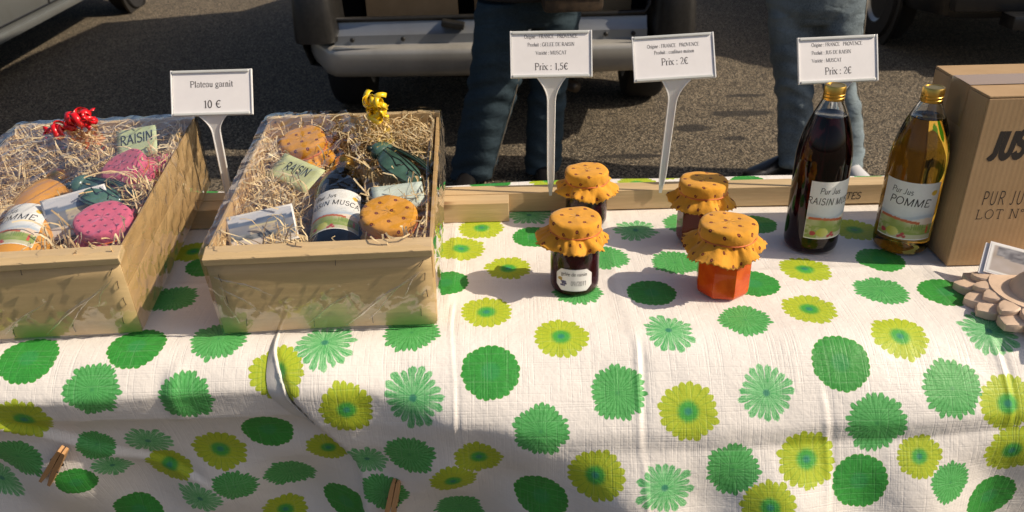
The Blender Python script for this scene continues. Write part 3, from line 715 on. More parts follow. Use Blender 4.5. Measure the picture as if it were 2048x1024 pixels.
# ------------------------------------------------------------------ jars
def frill_cover(parent, R0, z0, hh, mat, seed, over, lift=0.25, bias=None, amp=.30):
    """cloth cap: dome over the lid, tied under the rim, flaring to a pinked edge"""
    r = random.Random(seed); n = 168; rings = []; uvs = []; ph = [r.uniform(0, 6.3) for _ in range(6)]
    nf = r.choice((5, 6, 7)); npk = 46
    prof = [(.0, .0014), (.3, .0015), (.6, .0014), (.85, .0011), (.965, .0001), (1.0, -.0020), (1.012, -.007), (1.01, -hh*.72), (.965, -hh)]
    acc = 0; last = None
    for q, (fr, dz) in enumerate(prof):
        rr = fr*R0
        if last: acc += math.hypot(rr-last[0], dz-last[1])
        last = (rr, dz); ring = []; ur = []
        for k in range(n):
            a = 2*math.pi*k/n; pk = math.sin(a*nf*2+ph[0])*.4+math.sin(a*(nf*2+3)+ph[1])*.3+math.sin(a*(nf+2)+ph[4])*.3
            g = max(0, (q-4)/4.0); x = rr*(1+.022*pk*g)
            ring.append((x*math.cos(a), x*math.sin(a), z0+dz+(.0009*math.sin(a*3+ph[2])+.0004*math.sin(a*7+ph[1]))*fr*fr)); ur.append((acc*math.cos(a)+.1*seed, acc*math.sin(a)+.07*seed))
        rings.append(ring); uvs.append(ur)
    last_r, last_z = last; m_ = 11
    for q in range(1, m_+1):
        f = q/m_; ring = []; ur = []; 
        for k in range(n):
            a = 2*math.pi*k/n
            fold = .08*math.sin(a*nf*3+ph[4])+math.sin(a*nf+ph[0]+.5*math.sin(a*2+ph[3]))*.55+math.sin(a*(nf*2-3)+ph[1])*.25+math.sin(a*3+ph[2])*.28
            bs = 0 if bias is None else math.cos(a-bias)
            ext = over*(1+.10*math.sin(a*2+ph[5])+.07*math.sin(a*5+ph[4])+.12*bs)
            out = lift*(1+.40*bs)+amp*fold; slope = math.atan2(1.0, max(.05, out*2.6))
            pkd = .0026*abs(((k*npk/n) % 1.0)*2-1)*2 if q == m_ else 0
            L = ext*f-pkd
            kk = min(1, f*1.6)
            dr = L*math.cos(slope)*kk**.5; dzz = -L*math.sin(slope)
            rr = last_r*(1+.03*fold*min(1, f*2)+.035*math.sin(a*23+2*math.sin(a*2+ph[2]))*math.sin(math.pi*min(1, f*1.5+.1))*(1-f*.6))+dr+.0016*math.sin(f*7+a*nf)
            ring.append((rr*math.cos(a), rr*math.sin(a), z0+last_z+dzz)); ur.append(((acc+ext*f)*math.cos(a)+.1*seed, (acc+ext*f)*math.sin(a)+.07*seed))
        rings.append(ring); uvs.append(ur)
    mb = MB(); mb.grid(rings, uvs, closed=True)
    o = mb.build('fabric_cover', mat, parent, True)
    o.data.materials[0] = mat
    so = o.modifiers.new('thickness', 'SOLIDIFY'); so.thickness = .0007; so.offset = -1
    rb = [(last_r*1.035*math.cos(a)+.0004, last_r*1.035*math.sin(a), z0+last_z+.0004*math.sin(a*5)) for a in [2*math.pi*i/64 for i in range(65)]]
    MB().tube(rb, .0011, 6, cap=False).build('rubber_band', M['rubber'], o, True)
    return o
def jar(label, loc, rot, kind, fab, seed, Rj=.034, H=.098, facets=0, group='jam jars on the flowered tablecloth', note=None, over=.030, lift=.25, bias=None, amp=.30, lid=1.0, loc_off=None):
    t = thing('jam_jar', label, 'jam jar', loc, rot, group)
    zs = H-.016
    n = facets or 48
    # inside content as one solid, glass base and wall as a clear coat over it
    prof = [(Rj*.80, .001), (Rj*.93, .0025), (Rj*.985, .007), (Rj, .013), (Rj, zs-.012), (Rj*.97, zs-.006), (Rj*.86, zs), (Rj*.84, zs+.004)]
    mb = MB().lathe(prof, n, cap=True)
    ma = {'jelly': M['jelly'], 'jam': M['jam'], 'plum': M['plum']}[kind]
    body = mb.build('jam', ma, t, not facets)
    gp = [(Rj*.78, .0002), (Rj*.96, .0016), (Rj*1.02, .007), (Rj*1.03, .013), (Rj*1.03, zs-.012), (Rj*1.0, zs-.005), (Rj*.88, zs+.001), (Rj*.86, zs+.006)]
    MB().lathe(gp, n, cap=False).build('glass', M['jarglass'], t, not facets)
    MB().lathe([(Rj*.94*lid, zs+.001), (Rj*.97*lid, zs+.002), (Rj*.97*lid, H-.001), (Rj*.93*lid, H)], 40).build('lid', M['gold'], t, True, 40)
    frill_cover(t, Rj*1.02*lid, H+.0012, .0165, fab, seed, over, lift, bias, amp)
    return t
t = T('jar_glass'); tr = t.n('ShaderNodeBsdfTransparent'); g = t.n('ShaderNodeBsdfGlossy'); g.inputs['Roughness'].default_value = .02; fr = t.n('ShaderNodeFresnel'); fr.inputs[0].default_value = 1.32
mx = t.n('ShaderNodeMixShader'); t.link(X(t.t, fr.outputs[0])*(1-X(t.t, t.n('ShaderNodeNewGeometry').outputs['Backfacing'])), mx.inputs[0]); t.link(tr.outputs[0], mx.inputs[1]); t.link(g.outputs[0], mx.inputs[2]); t.link(mx.outputs[0], t.out.inputs[0]); M['jarglass'] = t.m
GJ = 'jam jars on the flowered tablecloth'; Z0 = .7512
j1 = jar('dark grape jelly jar with white label, in front of the other dark jar', (.0865, .995, Z0), (0, 0, R(-6)), 'jelly', M['orange'], 1, .0335, .105, over=.0245, lift=.36, bias=R(200))
j2 = jar('dark jelly jar without visible label, behind the labelled one', (.1215, 1.203, Z0), (0, 0, R(30)), 'jelly', M['orange'], 2, .0330, .088, over=.025, lift=.40)
j3 = jar('bright orange jam jar with faceted glass, nearest to the front on the right', (.2885, .976, Z0), (0, 0, R(12)), 'jam', M['orange'], 3, .0368, .100, 8, over=.029, lift=.34, bias=R(190), lid=1.0)
j4 = jar('reddish brown faceted jam jar half shaded, standing behind the bright orange one', (.2885, 1.127, Z0), (0, 0, R(30)), 'plum', M['orange'], 4, .0345, .098, 8, over=.024, lift=.26, bias=R(215))
# label on the front jelly jar
def cyl_map(Rr, z0, off=0.0, a0=-math.pi/2):
    return lambda u, v, l: ((Rr+off+l*.00003)*math.cos(a0+u/Rr), (Rr+off+l*.00003)*math.sin(a0+u/Rr), z0+v)
def label_mesh(parent, Rr, w_, h_, z0, fn, cut=0.0, n=(70, 90), name='label', a0=-math.pi/2, mp=None, mat=None):
    P = []; C_ = []
    for i in range(n[0]+1):
        row = []
        for j in range(n[1]+1):
            fu = i/n[0]; fv = j/n[1]; u = (fu-.5)*w_; v_ = fv*h_
            if cut:                                  # octagonal corners
                lim = w_/2-max(0, cut-min(v_, h_-v_)); u = max(-lim, min(lim, u))
            row.append(mp(u, v_, 0) if mp else cyl_map(Rr, z0, 0, a0)(u, v_, 0)); C_.append(fn(fu, fv))
        P.append(row)
    o = MB().grid(P).build(name, mat or M['print'], parent, True); paint(o, 'print', C_); return o
def hsh(a, b): 
    x = math.sin(a*127.1+b*311.7)*43758.5453; return x-math.floor(x)
def vn(x, y):
    i, j = math.floor(x), math.floor(y); fx, fy = x-i, y-j; fx = fx*fx*(3-2*fx); fy = fy*fy*(3-2*fy)
    return (hsh(i, j)*(1-fx)+hsh(i+1, j)*fx)*(1-fy)+(hsh(i, j+1)*(1-fx)+hsh(i+1, j+1)*fx)*fy
def lerp(a, b, f): return tuple(x+(y-x)*f for x, y in zip(a, b))
WHITE = (.80, .80, .78)
def grape_label(u, v):
    c = WHITE
    if u < .035 or u > .965 or v < .05 or v > .95: return (.70, .70, .70)
    for k in range(9):
        x = .17+.045*(k % 3)-.02*(k//3 == 2)+.022*(k//3 % 2); y = .42-.085*(k//3)
        if math.hypot((u-x)*1.6, v-y) < .048: c = (.05, .05, .11) if k % 2 else (.10, .10, .20)
    if math.hypot((u-.12)*1.3, (v-.52)) < .09 and vn(u*30, v*20) > .35: c = (.40, .27, .04)
    return c
lb = label_mesh(j1, .0335*1.03+.0003, .052, .0335, .011, grape_label, cut=.008)
lettering([('gelée de raisin', .0055, .0, .0235, 'c', dict(style='hand', sx=1.05, weight=.9)), ('09/2011', .0072, .0065, .0085, 'c', dict(style='hand', sx=.85, weight=.8))],
          cyl_map(.0335*1.03+.0003, .011, .0002), M['greyink'], lb)

# ------------------------------------------------------------------ juice bottles
def juice_label(u, v):
    c = (.80, .81, .80)
    if v > .985 or v < .012 or u < .012 or u > .988: return (.82, .82, .80)
    n = vn(u*7, v*9); n2 = vn(u*22+5, v*30)
    hor = .46+.045*math.sin(u*5+.6)+.02*n
    if v < .62: c = lerp(c, (.52, .60, .68), max(0, min(1, (.62-v)/.20))*(.45+.5*n))
    hz = .37+.03*math.sin(u*7+2)
    if v < hz+.06 and v > .30: c = lerp(c, (.30, .40, .54), .6*(1-abs(v-hz-.02)/.06) if abs(v-hz-.02) < .06 else 0)
    if v < hz-.01: c = lerp((.74, .70, .62), (.66, .48, .36), n)
    rf = .325+.035*math.sin(u*4+1.0)
    if abs(v-rf) < .018+.012*n2 and .03 < u < .72: c = (.50, .13, .05)
    if v < rf-.02: c = lerp((.62, .60, .40), (.26, .34, .08), min(1, n*1.3))
    if v < .24 and n2 > .45: c = lerp(c, (.22, .33, .06), .75)
    if .58 < u < .80 and .18 < v < .28 and math.sin(u*170) > .3: c = (.16, .25, .06)
    if .86 < u < .91 and .12 < v < .27-abs(u-.885)*2.5: c = (.55, .08, .05)
    if v < .10 and n > .5: c = lerp(c, (.68, .62, .52), .6)
    if math.hypot((u-.30)/1.0, (v-.12)/.75) < .105: c = lerp((.44, .47, .06), (.66, .66, .22), max(0, min(1, (u-.24)*6)))
    for x, y, r in ((.46, .075, .035), (.51, .055, .03), (.42, .05, .03), (.14, .10, .05), (.48, .10, .03)):
        if math.hypot(u-x, (v-y)/.8) < r: c = (.42, .05, .06)
    if math.hypot((u-.88)*.9, (v-.83)*1.2) < .055: c = (.75, .50, .05)
    return c
def bottle(label, loc, rot, juice, title, hgt=.247, Rb=.039, fill=1.0, lw=.084, turn=-math.pi/2, group='juice bottles'):
    t = thing('juice_bottle', label, 'bottle', loc, rot, group)
    s = hgt/.247
    outer = [(Rb*.0, .004), (Rb*.55, .0035), (Rb*.72, .0005), (Rb*.90, .001), (Rb*.975, .005), (Rb, .012), (Rb, .135*s), (Rb*.985, .148*s), (Rb*.93, .163*s), (Rb*.83, .180*s), (Rb*.70, .196*s), (Rb*.56, .210*s), (Rb*.44, .220*s), (Rb*.37, .227*s), (Rb*.355, .232*s), (Rb*.355, .2445*s)]
    inner = [(max(0, r-.0024), z+(.0035 if z < .01 else .0)) for r, z in outer]
    zt = fill*.205*s; jp = []; k = next(i for i, p in enumerate(outer) if p[1] > zt and i > 5)
    def at(pr, z):
        for (ra, za), (rb_, zb) in zip(pr[5:], pr[6:]):
            if za <= z <= zb: return ra+(rb_-ra)*(z-za)/(zb-za)
    ro = at(outer, zt); jp = outer[:k]+[(ro, zt), (ro-.0022, zt+.0006), (ro-.0034, zt-.0002), (0, zt-.0004)]
    MB().lathe(jp, 64, cap=False).build('juice', juice, t, True, 50)
    up_ = [(ro, zt+.0003)]+outer[k:]; dn = [(max(.004, r-.0020), z) for r, z in up_]
    MB().lathe(up_+dn[::-1]+[up_[0]], 64, cap=False).build('glass', M['glass'], t, True, 60)
    zc = .2262*s; cr = .0148
    cap = MB().lathe([(cr*.95, zc), (cr, zc+.0008), (cr*1.0, zc+.004), (cr*.94, zc+.0048), (cr*1.0, zc+.0056), (cr*1.0, zc+.0085), (cr*.95, zc+.0092), (cr*1.0, zc+.010), (cr*.99, zc+.0185), (cr*.93, zc+.0203), (cr*.80, zc+.0205), (cr*.78, zc+.0199), (0, zc+.0199)], 48)
    cap.build('cap', M['gold'], t, True, 30)
    Rl = Rb+.0004; z0 = .027*s; lh = .090*s
    lab = label_mesh(t, Rl, lw, lh, z0, juice_label, a0=turn)
    hs = dict(style='hand', shear=.12)
    lettering([('Pur Jus', .0088, -.014, lh*.795, 'c', dict(hs, sx=1.05, weight=.85, rot=R(-2))), (title, .0118 if len(title) < 7 else .0105, -.001, lh*.60, 'c', dict(hs, sx=1.12 if len(title) < 7 else .88, weight=.95, track=.06, rot=R(-2)))],
              cyl_map(Rl, z0, .00025, turn), M['ink'], lab)
    return t
bottle('tall bottle of dark grape juice with gold cap and RAISIN MUSCAT label', (.4535, 1.106, Z0), (0, 0, R(24)), M['grape'], 'RAISIN MUSCAT')
bottle('tall bottle of golden apple juice with gold cap and POMME label, beside the cardboard box', (.586, 1.096, Z0), (0, 0, R(-24)), M['apple'], 'POMME', .2435)

# ------------------------------------------------------------------ cardboard box
bx = thing('cardboard_box', 'brown cardboard box stamped JUS, taped shut at the right edge of the table', 'box', (.624, 1.026, Z0), (0, 0, R(0)))
BW, BD, BH = .40, .150, .2465; tk = .003
MB().box((BW/2, tk/2, BH/2), (BW, tk, BH), bev=.0012).build('front_panel', M['card'], bx)
MB().box((BW/2, BD-tk/2, BH/2), (BW, tk, BH), bev=.0012).build('back_panel', M['card'], bx)
MB().box((tk/2, BD/2, BH/2), (tk, BD-2*tk-.0006, BH), bev=.0010).build('side_panel', M['card'], bx)
MB().box((BW-tk/2, BD/2, BH/2), (tk, BD-2*tk-.0006, BH), bev=.0010).build('side_panel', M['card'], bx)
MB().box((BW/2, BD/4, BH+.0016), (BW, BD/2-.0008, .003), rot=(R(-.8), 0, 0), bev=.0010).build('flap', M['card'], bx)
MB().box((BW/2, BD*.75, BH+.0018), (BW, BD/2-.0008, .003), rot=(R(1.0), 0, 0), bev=.0010).build('flap', M['card'], bx)
tp = MB(); pts = [(0, BH+.0042), (.05, BH+.0044), (BW, BH+.0042)]
tp.grid([[(x, BD/2-.024, z-.0002), (x, BD/2, z), (x, BD/2+.024, z-.0002)] for x, z in pts])
tp.grid([[(-.0006, BD/2-.024, z), (-.0006-.0004*math.sin(z*300), BD/2, z), (-.0006, BD/2+.024, z)] for z in np.linspace(BH+.004, BH-.055, 8)])
tp.build('tape', M['tape'], bx, True)
for line in (('JUS DE FRUITS', .037, .019, .165, 'l', dict(style='bold', shear=.16, sx=.66, weight=1.25)), ('PUR JUS DE RAISIN', .0205, .026, .095, 'l', dict(style='hand', sx=.62, shear=.04, weight=.75, track=.15)),
             ('LOT N°', .0145, .023, .0735, 'l', dict(style='type', sx=1.05, track=.14))):
    lettering([line], lambda u, v, l: (u, -.00015-l*.00002, v), M['boxink'], bx)

# ------------------------------------------------------------------ sunflower card holder
hd = thing('card_holder', 'carved wooden sunflower holder with notched petals and a round bowl front', 'card holder', (.690, .914, Z0), (0, 0, 0))
rr = random.Random(9)
for lay, (np_, L0, zb, zt_, off) in enumerate(((17, .098, .0005, .0125, .08), (15, .080, .0125, .0215, .28))):
    for k in range(np_):
        a = 2*math.pi*k/np_+off+rr.uniform(-.04, .04); L = L0*rr.uniform(.92, 1.06); wv = L0*.155*rr.uniform(.92, 1.1); rings = []
        for q in range(11):
            f = q/10; ra = .030+(L-.030)*f; wd = wv*(.60+.62*f)*(1-max(0, (f-.62)/.38)**2.4)+.0008
            tp_ = zt_-.004*max(0, f-.3)+.0022*math.sin(f*3.1)+rr.uniform(-.0002, .0002); e = .0016; ring = []
            for u_, z in ((-1, zb), (-1, tp_-e), (-.86, tp_), (0, tp_+.0012), (.86, tp_), (1, tp_-e), (1, zb)):
                px, py = ra, u_*wd; ring.append((px*math.cos(a)-py*math.sin(a), px*math.sin(a)+py*math.cos(a), z))
            rings.append(ring)
        MB().loft(rings).build('petal', M['limewood'], hd, True, 30)
MB().lathe([(.060, .003), (.066, .008), (.062, .024), (.03, .027), (0, .027)], 40).build('base_disc', M['limewood'], hd, True, 40)
dm = MB().lathe([(.0575*math.cos(b), .0575*math.sin(b)) for b in np.linspace(-.15, 1.5, 16)]+[(0, .0575)], 48)
dm.v = [(x*.9+.004, y*.85-.010, z*.9+.006) for x, y, z in dm.v]; dm.build('bowl', M['limewood'], hd, True, 60)
def card_photo(u, v):
    if u < .04 or u > .96 or v < .05 or v > .95: return WHITE
    n = vn(u*6, v*5+3); n2 = vn(u*17, v*15)
    c = lerp((.50, .45, .44), (.36, .30, .24), n)
    if .12 < u < .62 and v > .45+.2*n: c = lerp((.08, .08, .10), (.34, .34, .36), n2)
    if u > .66 and v > .3: c = lerp((.60, .40, .30), (.5, .45, .4), n2)
    return c
for k, (dy, an, ln_) in enumerate(((.004, 40, 'white business card with a small photo, front card in the wooden sunflower holder'), (.0105, 44, 'white business card standing behind the photo card in the sunflower holder'))):
    ob = thing('business_card', ln_, 'card', (.684+k*-.005, .962+dy*.4, Z0+.034-k*.004), (R(-60), R(6), R(-24-an*.12)), 'business cards in the wooden holder')
    MB().box((0, .0, .0), (.078, .0022+k*.002, .052), bev=.0003).build('card_stack', M['paper'], ob)
    if k == 0: label_mesh(ob, 0, .074, .048, 0, card_photo, mp=lambda u, v, l: (u, -.0014, v-.024), n=(30, 24), name='photo')

# ------------------------------------------------------------------ clothes pegs
def peg(label, x, s, ang, flip=1):
    p, n = cpos(x, s, .010)
    zx = Vector((1, 0, 0)); up = (zx.cross(n)).normalized()
    if up.z < 0: up = -up
    d = up*math.cos(ang)+zx*math.sin(ang); sd_ = d.cross(n).normalized()
    t = thing('clothes_peg', label, 'clothes peg', p, (0, 0, 0), 'wooden pegs on the cloth'); 
    t.rotation_euler = Matrix((sd_, n, d)).transposed().to_euler()
    for sg in (-1, 1):
        mb = MB(); rings = []
        for f, dx, th in ((0, .0058, .004), (.25, .0046, .0062), (.45, .0037, .0068), (.55, .0036, .0066), (.78, .0036, .0062), (.97, .0030, .0050), (1, .0028, .0036)):
            z = (f-.5)*.076; c = sg*dx
            rings.append([(c-th/2, -.0055, z), (c+th/2, -.0055, z), (c+th/2, .0055, z), (c-th/2, .0055, z)])
        mb.loft(rings).build('jaw', M['beech'], t)
    MB().tube([(.0085*math.cos(a), .0062-.0005*a/6 if a < 12 else -.006, .0045*math.sin(a)) for a in np.linspace(0, 12.5, 30)], .0009, 5).build('spring', M['steel'], t, True)
    return t
peg('wooden clothes peg pinching the lower left fold of the cloth', -.607, .200, R(36))
peg('wooden clothes peg at the bottom centre holding the gathered cloth', -.168, .268, R(12))

# ------------------------------------------------------------------ gift crates
CRW, CRD, CRH = .275, .40, .122
def crate_mat(o, yaw, pit):
    return Matrix.Translation(o) @ Matrix.Rotation(yaw, 4, 'Z') @ Matrix.Rotation(pit, 4, 'X')
def crate(label, Mx, seed):
    t = thing('gift_crate', label, 'crate', group='cellophane wrapped gift crates'); t.matrix_world = Mx
    t.location = Mx.translation; t.rotation_euler = Mx.to_euler()
    r = random.Random(seed); j = lambda a=.001: r.uniform(-a, a)
    W_, D_, H_ = CRW, CRD, CRH
    # front and back: thin veneer panel nailed below a batten
    for nm, y, sg in (('front_panel', .0016, -1), ('back_panel', D_-.0016, 1)):
        P = []
        for i in range(13):
            x = -W_/2+.001+(W_-.002)*i/12; P.append([(x, y+sg*.0012*math.sin(i*.55+seed), z) for z in np.linspace(.002, H_-.0125, 6)])
        o = MB().grid(P).build(nm, M['ply'], t, True); so = o.modifiers.new('thickness', 'SOLIDIFY'); so.thickness = .0026; so.offset = 0
    MB().box((0, .008, H_-.006), (W_+.003, .024, .0105), rot=(R(12), 0, R(.3)), bev=.0012).build('front_batten', M['poplar'], t)
    MB().box((0, D_-.006, H_-.012), (W_+.002, .009, .030), rot=(R(2), 0, 0), bev=.0010).build('back_batten', M['poplar'], t)
    for sx in (-1, 1):
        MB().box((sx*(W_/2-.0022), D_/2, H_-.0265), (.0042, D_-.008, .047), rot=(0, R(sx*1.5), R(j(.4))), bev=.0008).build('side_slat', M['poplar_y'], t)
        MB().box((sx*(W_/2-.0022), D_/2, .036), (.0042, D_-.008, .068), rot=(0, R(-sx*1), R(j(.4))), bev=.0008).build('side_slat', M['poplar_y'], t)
        for y in (.013, D_-.016):
            MB().tube([(sx*(W_/2-.0125), y, .006), (sx*(W_/2-.0125), y, H_-.013)], .0105, 3).build('corner_post', M['poplar'], t)
    for k in range(4):
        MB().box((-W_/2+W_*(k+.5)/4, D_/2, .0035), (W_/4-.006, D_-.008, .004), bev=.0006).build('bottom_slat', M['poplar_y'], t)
    # wire staples
    for x, z, a in ((-.105, .018, 80), (-.02, .012, 86), (.055, .014, 92), (.118, .022, 88), (.128, .052, 95), (.127, .078, 84), (.02, H_-.016, 80), (-.122, .055, 90), (-.124, .088, 100), (.124, .098, 60)):
        c, s = math.cos(R(a)), math.sin(R(a)); L = .0055
        MB().tube([(x-c*L, -.0004, z-s*L), (x-c*L*.9, -.0020, z-s*L*.9), (x, -.0023, z), (x+c*L*.9, -.0020, z+s*L*.9), (x+c*L, -.0004, z+s*L)], .0005, 5).build('staple', M['steel'], t)
    for x in (-.125, .11, .125):
        MB().tube([(x, D_-.0105, H_-.004), (x, D_-.0135, H_-.0045)], .0013, 6).build('nail', M['steel'], t)
    # cellophane: a loose closed skin round the crate
    x0, x1, y0, y1, z0, z1 = -W_/2-.004, W_/2+.004, -.0045, D_+.004, .0012, H_+.010
    def wr(p, q, k):
        return .0011*math.sin(p*61+q*23+k)+.0008*math.sin(p*31-q*97+k*2)+.0007*math.sin(p*140+q*57+k)
    mb = MB()
    nu, nv = 30, 40
    top = [[(x0+(x1-x0)*i/nu, y0+(y1-y0)*k/nv, z1+.004*math.sin(math.pi*i/nu)*math.sin(math.pi*k/nv)-.007*(1-min(1, min(k, nv-k)/2.5))*.6-.004*(1-min(1, min(i, nu-i)/2.0))+wr(i/nu, k/nv, seed)) for i in range(nu+1)] for k in range(nv+1)]
    mb.grid(top)
    def side(a, b, nx_, ny_, k):
        rows = []
        for i in range(13):
            f = i/12; row = []
            for q in range(41):
                g_ = q/40; p = Vector(a(g_)); e = Vector(b(g_)); v_ = p.lerp(e, f); d = (.0035*math.sin(math.pi*f)+wr(g_*1.4, f, k+seed)*1.3)*min(1, min(i, 12-i, q/2, (40-q)/2)/1.0)
                row.append((v_.x+nx_*d, v_.y+ny_*d, v_.z))
            rows.append(row)
        mb.grid(rows)
    tr = lambda i, k: top[k][i]
    def edge(fn):
        return lambda g_: fn(g_)
    def topat(seq):
        def f(g_):
            a = g_*(len(seq)-1); i = min(int(a), len(seq)-2); return Vector(seq[i]).lerp(Vector(seq[i+1]), a-i)
        return f
    side(lambda g_: (x0+.003+(x1-x0-.006)*g_, y0+.002, z0), topat(top[0]), 0, -1, 1)
    side(lambda g_: (x0+.003+(x1-x0-.006)*g_, y1-.002, z0), topat(top[-1]), 0, 1, 2)
    side(lambda g_: (x0+.003, y0+.002+(y1-y0-.004)*g_, z0), topat([r_[0] for r_ in top]), -1, 0, 3)
    side(lambda g_: (x1-.003, y0+.002+(y1-y0-.004)*g_, z0), topat([r_[-1] for r_ in top]), 1, 0, 4)
    wrap = mb.build('cellophane_wrap', M['film'], t, True)
    # tension folds of the film: thin raised strips of it
    def fold_strip(a, b, wd, nrm, sag=.002):
        a, b, nrm = Vector(a), Vector(b), Vector(nrm); d = (b-a).normalized(); sd_ = d.cross(nrm).normalized(); P = []
        for i in range(15):
            f = i/14; w2 = wd*math.sin(math.pi*min(1, f*1.1+.03))**.6*(1+.35*math.sin(i*2.1+seed)); p = a.lerp(b, f)+nrm*(.0026+sag*math.sin(math.pi*f))+sd_*.0022*math.sin(f*7+seed)
            P.append([p-sd_*w2, p+nrm*w2*.8, p+sd_*w2])
        MB().grid(P).build('film_fold', M['crease'], wrap, True)
    up_ = (0, 0, 1); fr_ = (0, -1, 0)
    zt = z1+.0015
    if seed == 2:
        fold_strip((-.06, .012, zt), (.125, .355, zt), .0016, up_, .004); fold_strip((-.09, .06, zt), (.10, .375, zt), .0010, up_, .004); fold_strip((.0, .30, zt), (.12, .24, zt), .0012, up_, .004)
    else:
        fold_strip((.128, .03, zt), (.131, .36, zt), .0012, up_); fold_strip((-.13, .10, zt), (-.124, .38, zt), .0014, up_)
    for a_, b_, w3 in (((-.128, .095), (-.055, .060), .0016), ((-.125, .080), (-.075, .030), .0012), ((.02, .012), (.120, .088), .0018), ((.05, .020), (.125, .098), .0010), ((-.03, .016), (.045, .070), .0010), ((-.115, .02), (-.125, .09), .0011), ((.095, .05), (.128, .10), .0012)):
        fold_strip((a_[0], y0+.001, a_[1]), (b_[0], y0+.001, b_[1]), w3, fr_, .0015)
    return t
def wood_wool(name_label, Mx, seed, obst, count=2600):
    """obst: capsules (p, q, radius) in crate space that the curls keep out of"""
    r = random.Random(seed); mb = MB(); 
    ob = [(Vector(p), Vector(q), rad) for p, q, rad in obst]
    def dist(P):
        best = 9; over = False
        for p, q, rad in ob:
            d = q-p; tt = max(0, min(1, (P-p).dot(d)/max(1e-9, d.dot(d)))); e = P-(p+d*tt)
            best = min(best, e.length-rad)
        return best
    def hgt(x, y):
        return .078+.018*vn(x*28+seed, y*28)+.018*max(0, min(1, (y-.24)/.12))+.014*max(0, (abs(x)-.08)/.05)-.010*max(0, (.05-y)/.05)
    bed = [[(x, y, hgt(x, y)-.032) for x in np.linspace(-.128, .128, 14)] for y in np.linspace(.012, .388, 20)]
    made = 0; tries = 0
    while made < count and tries < count*4:
        tries += 1
        x, y = r.uniform(-.124, .124), r.uniform(.016, .384); z = hgt(x, y)-.036*r.random()**1.1+.006
        a = r.uniform(0, 6.28); el = r.gauss(0, .38); k = r.gauss(0, 32); kz = r.gauss(0, 16); L = r.uniform(.035, .115); n = 9; st = L/n
        pts = []; P = Vector((x, y, z)); over = False; bad = False
        for i in range(n+1):
            pts.append(P.copy()); d = Vector((math.cos(a)*math.cos(el), math.sin(a)*math.cos(el), math.sin(el))); P = P+d*st; a += k*st; el += kz*st; k += r.gauss(0, 9)
            P.x = max(-.129, min(.129, P.x)); P.y = max(.008, min(.391, P.y)); 
            hz = hgt(P.x, P.y)
            if P.z > hz+.012: el -= .35
            if P.z > .1285: P.z = .1285
        dm = min(dist(p) for p in pts[::2]+[pts[-1]])
        if dm < .0012: continue
        for p, q, rad in ob:
            mp = pts[5]; d = q-p; tt = max(0, min(1, (mp-p).dot(d)/max(1e-9, d.dot(d)))); e = mp-(p+d*tt)
            if math.hypot(e.x, e.y) < rad and r.random() > .12: bad = True
        if bad: continue
        wd = r.uniform(.0006, .0013); tw = r.uniform(0, 3.1); vs_ = []
        for i, p in enumerate(pts):
            d = (pts[min(i+1, n)]-pts[max(0, i-1)]).normalized(); s_ = d.cross(Vector((math.cos(tw)*.5, math.sin(tw)*.5, 1))).normalized(); tw += .25
            vs_ += [p-s_*wd, p+s_*wd]
        mb.add(vs_, [(2*i, 2*i+1, 2*i+3, 2*i+2) for i in range(n)]); made += 1
    mb.grid(bed)
    o = mb.build('wood_wool', M['straw'], None); o.matrix_world = Mx; o['kind'] = 'stuff'; o['label'] = name_label
    return o
def place(o, Mx, loc, rot=(0, 0, 0)):
    A = Mx @ Matrix.Translation(loc) @ Euler(rot).to_matrix().to_4x4()
    o.location = A.translation; o.rotation_euler = A.to_euler(); return o
def axis_rot(d, spin=0.0):
    """rotation that takes local z to d, spun about it"""
    return (Vector(d).normalized().to_track_quat('Z', 'Y') @ Euler((0, 0, spin)).to_quaternion()).to_euler()
def paper_slip(label, Mx, loc, rot, w_, h_, colr, text=None, photo=None, name='paper_tag', cat='tag', grp='paper tags in the gift crates'):
    t = thing(name, label, cat, group=grp); place(t, Mx, loc, rot)
    P = [[(x, y, .0025*math.sin(x*40)*.5) for x in np.linspace(-w_/2, w_/2, 8)] for y in np.linspace(-h_/2, h_/2, 6)]
    key = 'slip_%.2f_%.2f' % (colr[0], colr[2])
    if key not in M: M[key] = simple('tinted_card', colr, .6, var=.04)
    o = MB().grid(P).build('sheet', M[key], t, True); so = o.modifiers.new('thickness', 'SOLIDIFY'); so.thickness = .0005
    if text:
        lettering([(text, h_*.33, 0, -h_*.02, 'c', dict(style='hand', sx=.85, shear=.1, weight=1.0, rot=R(4)))], lambda u, v, l: (u, v, .0006+.0025*math.sin(u*40)*.5+l*.00003), M['ink'], t)
    if photo:
        label_mesh(t, 0, w_-.005, h_-.005, 0, photo, mp=lambda u, v, l: (u, v-(h_-.005)/2, .0005+.0025*math.sin(u*40)*.5), n=(40, 26), name='photo')
    return t
def landscape(seed):
    def f(u, v):
        n = vn(u*5+seed, v*6); n2 = vn(u*16+seed, v*18)
        c = lerp((.36, .40, .50), (.56, .58, .64), v)
        rd = .66+.20*vn(u*3.2+seed, .5)
        if v < rd: c = lerp((.05, .08, .16), (.20, .25, .34), n)
        if v < rd-.14: c = lerp((.30, .30, .33), (.12, .15, .20), n)
        if .30 < u < .72 and .38 < v < .60 and n2 > .25: c = lerp((.55, .48, .36), (.34, .30, .26), n2)
        if abs(v-.60) < .02 and .30 < u < .75: c = (.62, .55, .30)
        if v < .40-.18*u+.05*n: c = lerp((.05, .07, .09), (.26, .28, .30), n2)
        if v < .26-.12*u: c = lerp((.52, .50, .48), (.62, .56, .52), n)
        return c
    return f
